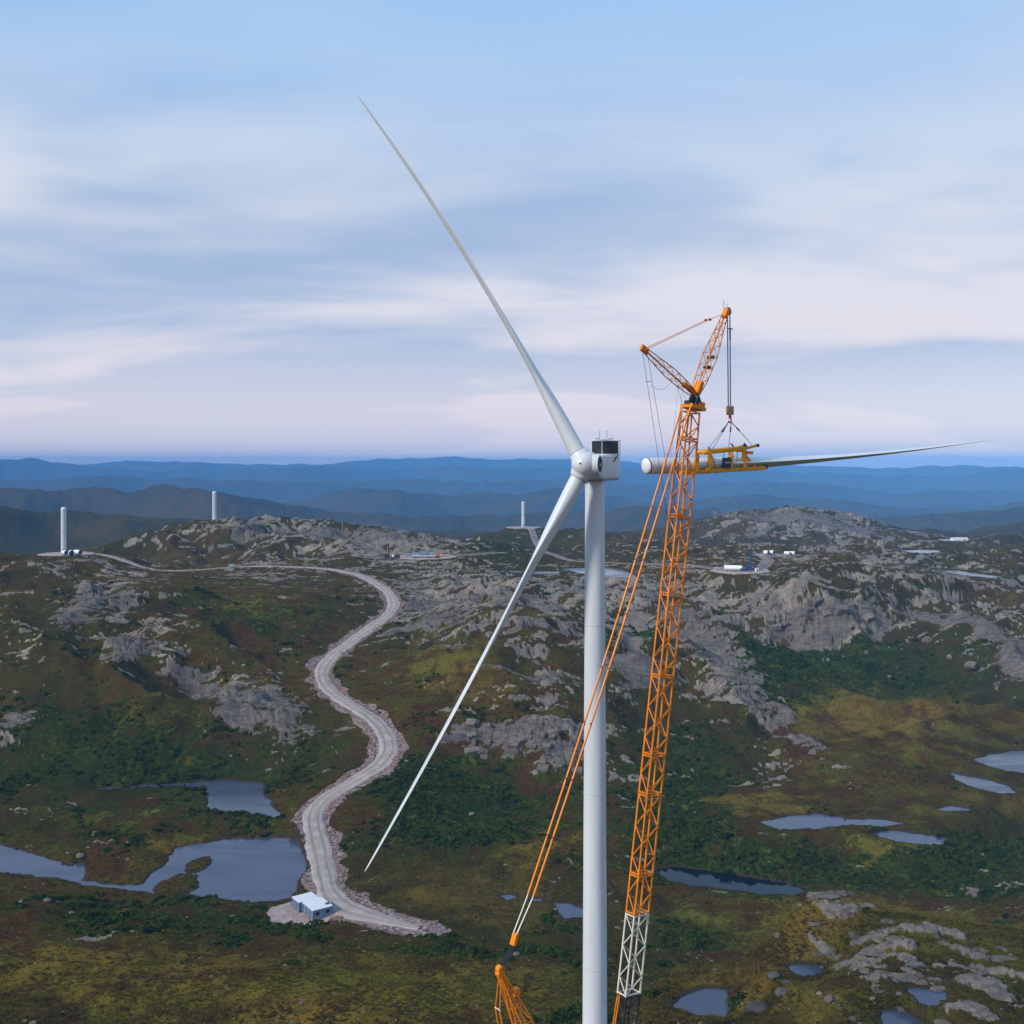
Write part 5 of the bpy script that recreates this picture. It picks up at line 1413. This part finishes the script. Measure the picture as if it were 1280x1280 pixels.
# ------------------------------------------------------------------ rock, stones, scrub
def rock_material(name, tint=(1, 1, 1), wear=1.0):
    t = NT(name)
    obj = t.n.new("ShaderNodeObjectInfo")
    n_mid = t.noise(0.45, 7, 0.65); n_sm = t.noise(1.6, 6, 0.66); n_fine = t.noise(4.5, 4, 0.65)
    T = lambda c: tuple(min(1, a * b) for a, b in zip(c, tint))
    c = t.mix(t.ramp(n_mid, 0.36, 0.64), T((0.1248, 0.1075, 0.0912)), T((0.2592, 0.2064, 0.1632)))
    c = t.mix(t.ramp(n_sm, 0.50, 0.68, 0, 0.6), c, T((0.1536, 0.1536, 0.0720)))
    c = t.mix(t.ramp(n_fine, 0.55, 0.72, 0, 0.6), c, T((0.3456, 0.2976, 0.2448)))
    c = t.mix(t.ramp(n_sm, 0.46, 0.30, 0, 0.7), c, T((0.0576, 0.0528, 0.0480)))
    c = t.mix(t.math('MULTIPLY', obj.outputs["Random"], 0.5), c, T((0.0960, 0.0816, 0.0720)))
    return t.done(c, 0.9, normal=t.bump(n_sm, 1.0, 0.5), spec=0.05)
M_ROCK = rock_material("bedrock")
M_RUBBLE = rock_material("blasted_stone", (1.35, 1.04, 1.0))
def stone_mesh(name, seed, mat, sub_=2, rough=0.35, flat=1.0):
    rnd = random.Random(seed)
    bm = bmesh.new(); bmesh.ops.create_icosphere(bm, subdivisions=sub_, radius=1.0)
    planes = []
    for _ in range(9):
        v = Vector((rnd.gauss(0, 1), rnd.gauss(0, 1), rnd.gauss(0, .8))).normalized(); planes.append((v, rnd.uniform(0.55, 0.92)))
    for v in bm.verts:
        for n, d in planes:                      # chip flat faces off a ball
            e = v.co.dot(n) - d
            if e > 0: v.co -= n * e * 0.92
        v.co *= 1 + rnd.uniform(-rough, rough) * 0.15
        v.co.z *= flat
    return bm_mesh(name, bm, mat)
stones = [stone_mesh("stone", 11 + k, M_ROCK, 2, .35, .8) for k in range(5)]
def on_ground(x, y, D0=150, D1=1500):
    """first ground point under a photo pixel"""
    D = np.geomspace(D0, D1, 900); X = (x - 640) / F * D
    zr = H + (HORIZON - y) / F * D; zg = zat(X, D)
    k = np.argmax(zg > zr)
    if not (zg > zr).any(): k = len(D) - 1
    return Vector((X[k], D[k], zg[k]))
BOULDERS = [
 (626, 1192, 12, .55, "pale rounded boulder left of the black reeving ropes"), (645, 1194, 9, .6, "grey boulder right of the black reeving ropes"),
 (977, 1243, 19, .6, "yellowish lichened boulder between the pools at the foot of the knoll"), (950, 1264, 34, .45, "broad yellowish lichened rock beside the pool at the foot of the knoll"),
 (1038, 1253, 15, .8, "upright pale boulder in the middle of the knoll's lower slope"), (972, 1172, 12, .8, "small pale boulder at the left shoulder of the knoll"),
 (1091, 1251, 9, .7, "small isolated stone on the lower knoll between two pools"), (968, 1222, 20, .5, "pale rock just left of the little high rain pool"),
 (1160, 803, 14, .8, "large pinkish boulder in the scrub below the right cliff"), (1214, 839, 17, .8, "grey square block in the scrub below the right cliff"),
 (1083, 818, 9, .8, "pale boulder in the middle of the scree below the right cliff"), (1187, 826, 10, .8, "pale boulder between the pink boulder and the grey block"),
 (1112, 848, 7, .8, "small white stone low in the scree below the right cliff"), (100, 1073, 12, .6, "pale rock on the tip of the spit at the lake's left arm"),
 (308, 1198, 7, .6, "small pale stone on the olive slope below the lake"), (1024, 1243, 9, .6, "little stone left of the upright pale boulder on the knoll"),
 (60, 1128, 12, .6, "rounded rock in the scrub bank below the lake's left arm"), (590, 1020, 10, .7, "grey rock in the scrub right of the lower blade"),
]
random.seed(5)
for k, (x, y, w, hf, lab) in enumerate(BOULDERS):
    p = on_ground(x, y); s = w / F * p.y / 2
    m = Matrix.Translation(p + UP * s * hf * 0.35) @ Matrix.Rotation(random.uniform(0, 6.3), 4, 'Z') @ Matrix.Diagonal((s * 1.05, s * random.uniform(.75, 1.1), s * hf * 1.2, 1))
    tag(inst("boulder", stones[k % 5], m), lab, "boulder", "boulders on the moor")
# bare slabs on the knoll and blocks of the middle cliff: pieces of the ground
def slab(x, y, w, ratio, ang, hgt, name="rock_slab"):
    p = on_ground(x, y); s = w / F * p.y / 2
    m = Matrix.Translation(p - UP * s * 0.02) @ Matrix.Rotation(rad(ang), 4, 'Z') @ Matrix.Rotation(rad(random.uniform(-8, 8)), 4, 'X') @ Matrix.Diagonal((s, s * ratio, hgt, 1))
    inst(name, random.choice(slab_me), m, ground_obj)
def slab_mesh(seed):
    rnd = random.Random(seed); n = 15; V = []; Fc = []
    from mathutils import noise as mn
    rad_ = [rnd.uniform(.72, 1.0) * (1 + .25 * math.sin(2 * 6.283 * i / n + seed)) for i in range(n)]
    for ring, (f, z) in enumerate(((1.06, -1.2), (1.0, .25), (.86, .75), (.5, .95))):
        for i in range(n):
            a = 6.283 * i / n; r = rad_[i] * f
            V.append((r * math.cos(a), r * math.sin(a), z + (rnd.uniform(-.22, .22) if ring else 0)))
    V.append((0, 0, 1.0))
    for q in range(3):
        for i in range(n): Fc.append((q * n + i, q * n + (i + 1) % n, (q + 1) * n + (i + 1) % n, (q + 1) * n + i))
    for i in range(n): Fc.append((3 * n + i, 3 * n + (i + 1) % n, 4 * n))
    return mesh_from("rock_slab", V, Fc, M_ROCK)
slab_me = [slab_mesh(51 + k) for k in range(7)]
SL = [(1042,1118,40,.8),(1070,1135,46,.7),(1022,1153,26,.9),(1058,1172,36,.8),(1066,1142,30,.8),(1112,1150,44,.8),(1130,1160,40,.7),(1100,1178,60,.7),(1140,1178,54,.6),(1088,1196,48,.8),(1120,1190,70,.7),(1150,1196,60,.6),
      (1076,1214,50,.8),(1110,1222,70,.7),(1140,1214,64,.7),(1092,1236,50,.8),(1160,1224,50,.7),(1170,1236,44,.7),(1195,1160,40,.6),(1215,1186,60,.6),(1240,1200,56,.6),(1232,1222,60,.6),(1215,1236,66,.6),(1250,1244,60,.7),(1205,1256,50,.8),(1240,1268,50,.8),
      (1022,1194,30,.9),(985,1230,26,.9),(1030,1208,26,.9),(1180,1206,40,.6),(1262,1182,40,.6),(1130,1268,30,.9),(1062,1276,40,.8),(1180,1275,44,.8)]
for x, y, w, rr in SL:
    slab(x + random.uniform(-.3, .3) * w, y + random.uniform(-4, 4), w * random.uniform(.35, .7), rr * random.uniform(.75, 1.25), random.uniform(-30, -2), random.uniform(.10, .34))
def block_mesh(seed):
    rnd = random.Random(seed); bm = bmesh.new(); bmesh.ops.create_cube(bm, size=2.0)
    for v in bm.verts: v.co = Vector(v.co[i] * rnd.uniform(.6, 1.05) for i in range(3))
    bmesh.ops.bevel(bm, geom=bm.edges[:], offset=.16, segments=1, affect='EDGES')
    return bm_mesh("rock_block", bm, M_ROCK)
block_me = [block_mesh(81 + k) for k in range(6)]
for _ in range(46):      # jointed blocks in the two cliffs
    f = random.random()
    if f < .6: x = random.uniform(575, 725); y = 908 + (x - 570) * .14 + random.uniform(-10, 44)
    else: x = random.uniform(960, 1105); y = 764 + random.uniform(-12, 24)
    p = on_ground(x, y); s = random.uniform(8, 17) / F * p.y / 2
    inst("rock_block", random.choice(block_me), Matrix.Translation(p - UP * s * .15) @ Matrix.Rotation(rad(random.uniform(-25, 25)), 4, 'Z') @ Matrix.Rotation(rad(random.uniform(-18, 18)), 4, 'Y') @ Matrix.Rotation(rad(random.uniform(5, 30)), 4, 'X') @ Matrix.Diagonal((s, s * .8, s * random.uniform(.5, 1.0), 1)), ground_obj)

# --- scatter: points that carry size and turn, instanced inside geometry nodes
def leafy(name, seed, n, mat, spread=1.0, tall=0.75, leaf=0.26):
    rnd = random.Random(seed); V, Fc = [], []
    lobes = [(Vector((rnd.uniform(-.55, .55), rnd.uniform(-.55, .55), rnd.uniform(.15, .5))), rnd.uniform(.35, .6)) for _ in range(5)]
    for k in range(n):
        c, r = rnd.choice(lobes)
        d = Vector((rnd.gauss(0, 1), rnd.gauss(0, 1), rnd.gauss(0.25, .9))).normalized()
        p = c + d * r * rnd.uniform(.7, 1.0); p.x *= spread; p.y *= spread; p.z = max(0.0, p.z * tall * 1.3)
        nrm = (d + Vector((rnd.uniform(-.5, .5), rnd.uniform(-.5, .5), rnd.uniform(0, .7)))).normalized()
        a = nrm.orthogonal().normalized(); b = nrm.cross(a); s = leaf * rnd.uniform(.6, 1.3)
        th = rnd.uniform(0, 6.28); a, b = a * math.cos(th) + b * math.sin(th), b * math.cos(th) - a * math.sin(th)
        i = len(V); V += [p - a * s, p + b * s * .6, p + a * s, p - b * s * .6]; Fc.append((i, i + 1, i + 2, i + 3))
    return mesh_from(name, V, Fc, mat)
def tussock(name, seed, mat):
    rnd = random.Random(seed); V, Fc = [], []
    for k in range(26):
        a = rnd.uniform(0, 6.28); r0 = rnd.uniform(0, .35); lean = rnd.uniform(.2, .9); h = rnd.uniform(.45, 1.0)
        c, s = math.cos(a), math.sin(a); w = .07
        i = len(V)
        V += [(r0 * c - s * w, r0 * s + c * w, 0), (r0 * c + s * w, r0 * s - c * w, 0), (r0 * c + c * lean, r0 * s + s * lean, h)]
        Fc.append((i, i + 1, i + 2))
    return mesh_from(name, V, Fc, mat)
def leaf_material(name, cols):
    t = NT(name)
    o = t.n.new("ShaderNodeObjectInfo"); n = t.noise(2.2, 3, 0.6)
    c = t.mix(t.ramp(o.outputs["Random"], 0.0, 0.6), cols[0], cols[1])
    c = t.mix(t.ramp(o.outputs["Random"], 0.72, 1.0, 0, .85), c, cols[2])
    c = t.mix(t.ramp(n, 0.52, 0.72, 0, .6), c, tuple(x * 1.7 for x in cols[1]))
    return t.done(c, 0.9, spec=0.0)
M_LEAF = leaf_material("scrub_leaf", [(0.0136, 0.0261, 0.0039), (0.0329, 0.0523, 0.0068), (0.0601, 0.0562, 0.0097)])
M_HEATHER = leaf_material("heather_leaf", [(0.058, 0.026, 0.010), (0.062, 0.044, 0.010), (0.030, 0.032, 0.006)])
M_GRASS = leaf_material("sedge_leaf", [(0.1018, 0.0732, 0.0136), (0.0760, 0.0760, 0.0122), (0.1831, 0.1113, 0.0203)])

def scatter(name, label, cat, pts, scl, rot, meshes, squash=1.0):
    src = bpy.data.collections.new(name + "_pieces")
    for i, me in enumerate(meshes):
        src.objects.link(bpy.data.objects.new(name + "_piece", me))
    me = bpy.data.meshes.new(name); me.vertices.add(len(pts)); me.vertices.foreach_set("co", pts.astype(np.float32).ravel())
    a = me.attributes.new("size", 'FLOAT', 'POINT'); a.data.foreach_set("value", scl.astype(np.float32))
    a = me.attributes.new("turn", 'FLOAT', 'POINT'); a.data.foreach_set("value", rot.astype(np.float32))
    ob = inst(name, me); tag(ob, label, cat, kind="stuff")
    ng = bpy.data.node_groups.new(name, 'GeometryNodeTree')
    ng.interface.new_socket("Geometry", in_out='INPUT', socket_type='NodeSocketGeometry'); ng.interface.new_socket("Geometry", in_out='OUTPUT', socket_type='NodeSocketGeometry')
    N, L = ng.nodes, ng.links
    gi, go = N.new("NodeGroupInput"), N.new("NodeGroupOutput")
    ci = N.new("GeometryNodeCollectionInfo"); ci.inputs["Collection"].default_value = src
    ci.inputs["Separate Children"].default_value = True; ci.inputs["Reset Children"].default_value = True
    ip = N.new("GeometryNodeInstanceOnPoints"); ip.inputs["Pick Instance"].default_value = True
    na = N.new("GeometryNodeInputNamedAttribute"); na.data_type = 'FLOAT'; na.inputs["Name"].default_value = "size"
    nb = N.new("GeometryNodeInputNamedAttribute"); nb.data_type = 'FLOAT'; nb.inputs["Name"].default_value = "turn"
    cx = N.new("ShaderNodeCombineXYZ"); cs = N.new("ShaderNodeCombineXYZ"); mu = N.new("ShaderNodeMath"); mu.operation = 'MULTIPLY'; mu.inputs[1].default_value = squash
    L.new(gi.outputs[0], ip.inputs["Points"]); L.new(ci.outputs[0], ip.inputs["Instance"])
    L.new(nb.outputs["Attribute"], cx.inputs[2]); L.new(cx.outputs[0], ip.inputs["Rotation"])
    L.new(na.outputs["Attribute"], cs.inputs[0]); L.new(na.outputs["Attribute"], cs.inputs[1]); L.new(na.outputs["Attribute"], mu.inputs[0]); L.new(mu.outputs[0], cs.inputs[2]); L.new(cs.outputs[0], ip.inputs["Scale"])
    L.new(ip.outputs[0], go.inputs[0])
    md = ob.modifiers.new("scatter", 'NODES'); md.node_group = ng
    return ob
rng = np.random.default_rng(21)
def candidates(n, r0, r1, power=0.0):
    th = np.radians(rng.uniform(-30, 30, n)); r = np.exp(rng.uniform(math.log(r0), math.log(r1), n))
    return r * np.sin(th), r * np.cos(th)
def masks_at(X, Y):
    return {k: sample_grid(v, X, Y) for k, v in masks.items()}, sample_grid(g_sd, X, Y), sample_grid(g_rd, X, Y), sample_grid(g_pd, X, Y)
# scrub
X, Y = candidates(150000, 165, 780)
m, s_, r_, p_ = masks_at(X, Y)
pat = fbm(X / 26, Y / 26, 401, 4) * 1.3
dens = np.clip(m['green'] * 1.05 + pat - 0.20 - m['ochre'] * 0.7, 0, 1) * (1 - m['rock']) * (s_ > 0.8) * (r_ > 3.5) * (p_ > 3) * (1 - m['rubble'])
dens *= 1 - 0.55 * sstep(np.hypot(X, Y), 330, 200)
keep = rng.uniform(0, 1, len(X)) < dens
X, Y = X[keep], Y[keep]
sz = 0.55 + 0.75 * rng.gamma(2.0, 0.35, len(X)); sz = np.clip(sz, .4, 2.3)
pts = np.stack([X, Y, zat(X, Y) - 0.08], -1)
scatter("scrub", "low dark green birch and juniper scrub over the slopes", "scrub", pts, sz, rng.uniform(0, 6.28, len(X)), [leafy("scrub_piece", 300 + k, 110, M_LEAF) for k in range(4)], 0.85)
print("scrub", len(X))
# heather cushions
X, Y = candidates(90000, 165, 480)
m, s_, r_, p_ = masks_at(X, Y)
pat = fbm(X / 12, Y / 12, 411, 4) * 1.4
dens = np.clip(0.35 + pat - m['ochre'] * .5 - m['green'] * .4, 0, 1) * (1 - m['rock']) * (s_ > 0.6) * (r_ > 3.0) * (p_ > 2) * (1 - m['rubble'])
keep = rng.uniform(0, 1, len(X)) < dens
X, Y = X[keep], Y[keep]; sz = rng.uniform(.3, .8, len(X))
scatter("heather", "brown and olive heather cushions over the near slopes", "heather", np.stack([X, Y, zat(X, Y) - 0.06], -1), sz, rng.uniform(0, 6.28, len(X)), [leafy("heather_piece", 340 + k, 60, M_HEATHER, leaf=.24) for k in range(3)], 0.55)
print("heather", len(X))
# sedge tussocks
X, Y = candidates(110000, 160, 420)
m, s_, r_, p_ = masks_at(X, Y)
pat = fbm(X / 15, Y / 15, 421, 4) * 1.4
dens = np.clip(m['ochre'] * .9 + pat * .8 - .05, 0, 1) * (1 - m['rock']) * (s_ > 0.3) * (r_ > 2.5) * (p_ > 2)
keep = rng.uniform(0, 1, len(X)) < dens
X, Y = X[keep], Y[keep]; sz = rng.uniform(.3, .75, len(X))
scatter("sedge", "ochre and green sedge tussocks on the boggy ground", "sedge", np.stack([X, Y, zat(X, Y) - 0.05], -1), sz, rng.uniform(0, 6.28, len(X)), [tussock("sedge_piece", 360 + k, M_GRASS) for k in range(3)], 0.8)
print("sedge", len(X))
# loose stones over the heath
X, Y = candidates(17000, 165, 760)
m, s_, r_, p_ = masks_at(X, Y)
pat = fbm(X / 30, Y / 30, 431, 4) * 1.4
dens = np.clip(0.16 + m['rock'] * .5 + pat * .35 - m['green'] * .10, 0, 1) * (s_ > 0.3) * (r_ > 3) * (p_ > 2)
keep = rng.uniform(0, 1, len(X)) < dens
X, Y = X[keep], Y[keep]; sz = 0.14 + 0.26 * rng.gamma(1.0, .5, len(X)); sz = np.clip(sz, .12, 1.4)
scatter("loose_stones", "loose pale stones strewn over the heath", "stones", np.stack([X, Y, zat(X, Y) - 0.02], -1), sz, rng.uniform(0, 6.28, len(X)), [stone_mesh("loose_stone", 71 + k, M_ROCK, 2, .9, .42) for k in range(4)])
print("stones", len(X))
# blasted rubble on the road's shoulders
L_ = road_lines[0][3]; k = rng.integers(0, len(L_), 60000); ang = rng.uniform(0, 6.28, 60000); rr_ = 3.0 + rng.uniform(0, 1, 60000) ** 1.3 * 10
X, Y = L_[k, 0] + np.cos(ang) * rr_, L_[k, 1] + np.sin(ang) * rr_
m, s_, r_, p_ = masks_at(X, Y)
keep = (rng.uniform(0, 1, len(X)) < np.clip(m['rubble'], 0, 1) * .55 * np.clip(L_[k, 1] / 900 + .15, .2, .6)) & (r_ > 0.7) & (s_ > 0.3) & (p_ > 0.5)
X, Y = X[keep], Y[keep]; sz = np.clip(0.18 + 0.30 * rng.gamma(1.5, .5, len(X)), .15, 1.2)
scatter("road_rubble", "pinkish blasted rubble along the shoulders of the gravel road", "rubble", np.stack([X, Y, zat(X, Y) + 0.02], -1), sz, rng.uniform(0, 6.28, len(X)), [stone_mesh("rubble_piece", 91 + q, M_RUBBLE, 1, .5, .8) for q in range(4)])
print("rubble", len(X))
# ------------------------------------------------------------------ the air
hz_lo, hz_hi, hz_r = float(gz.min()) - 1.5, max(float(gz.max()) + 3.0, 185.0), 21000.0
bm = bmesh.new(); bmesh.ops.create_cube(bm, size=1.0)
bmesh.ops.scale(bm, vec=(hz_r * 2, hz_r * 2, hz_hi - hz_lo), verts=bm.verts)
hmat = bpy.data.materials.new("haze"); hmat.use_nodes = True
hn = hmat.node_tree.nodes; hn.clear()
ho = hn.new("ShaderNodeOutputMaterial"); hv = hn.new("ShaderNodeVolumePrincipled")
hv.inputs["Color"].default_value = HAZE_COL
hv.inputs["Density"].default_value = HAZE_DENSITY
hv.inputs["Anisotropy"].default_value = -0.4
hmat.node_tree.links.new(hv.outputs[0], ho.inputs["Volume"])
haze = inst("haze", bm_mesh("haze", bm, hmat), Matrix.Translation((0, 0, (hz_lo + hz_hi) / 2)))
tag(haze, "blue summer haze filling the air over the moor", "haze", kind="stuff")
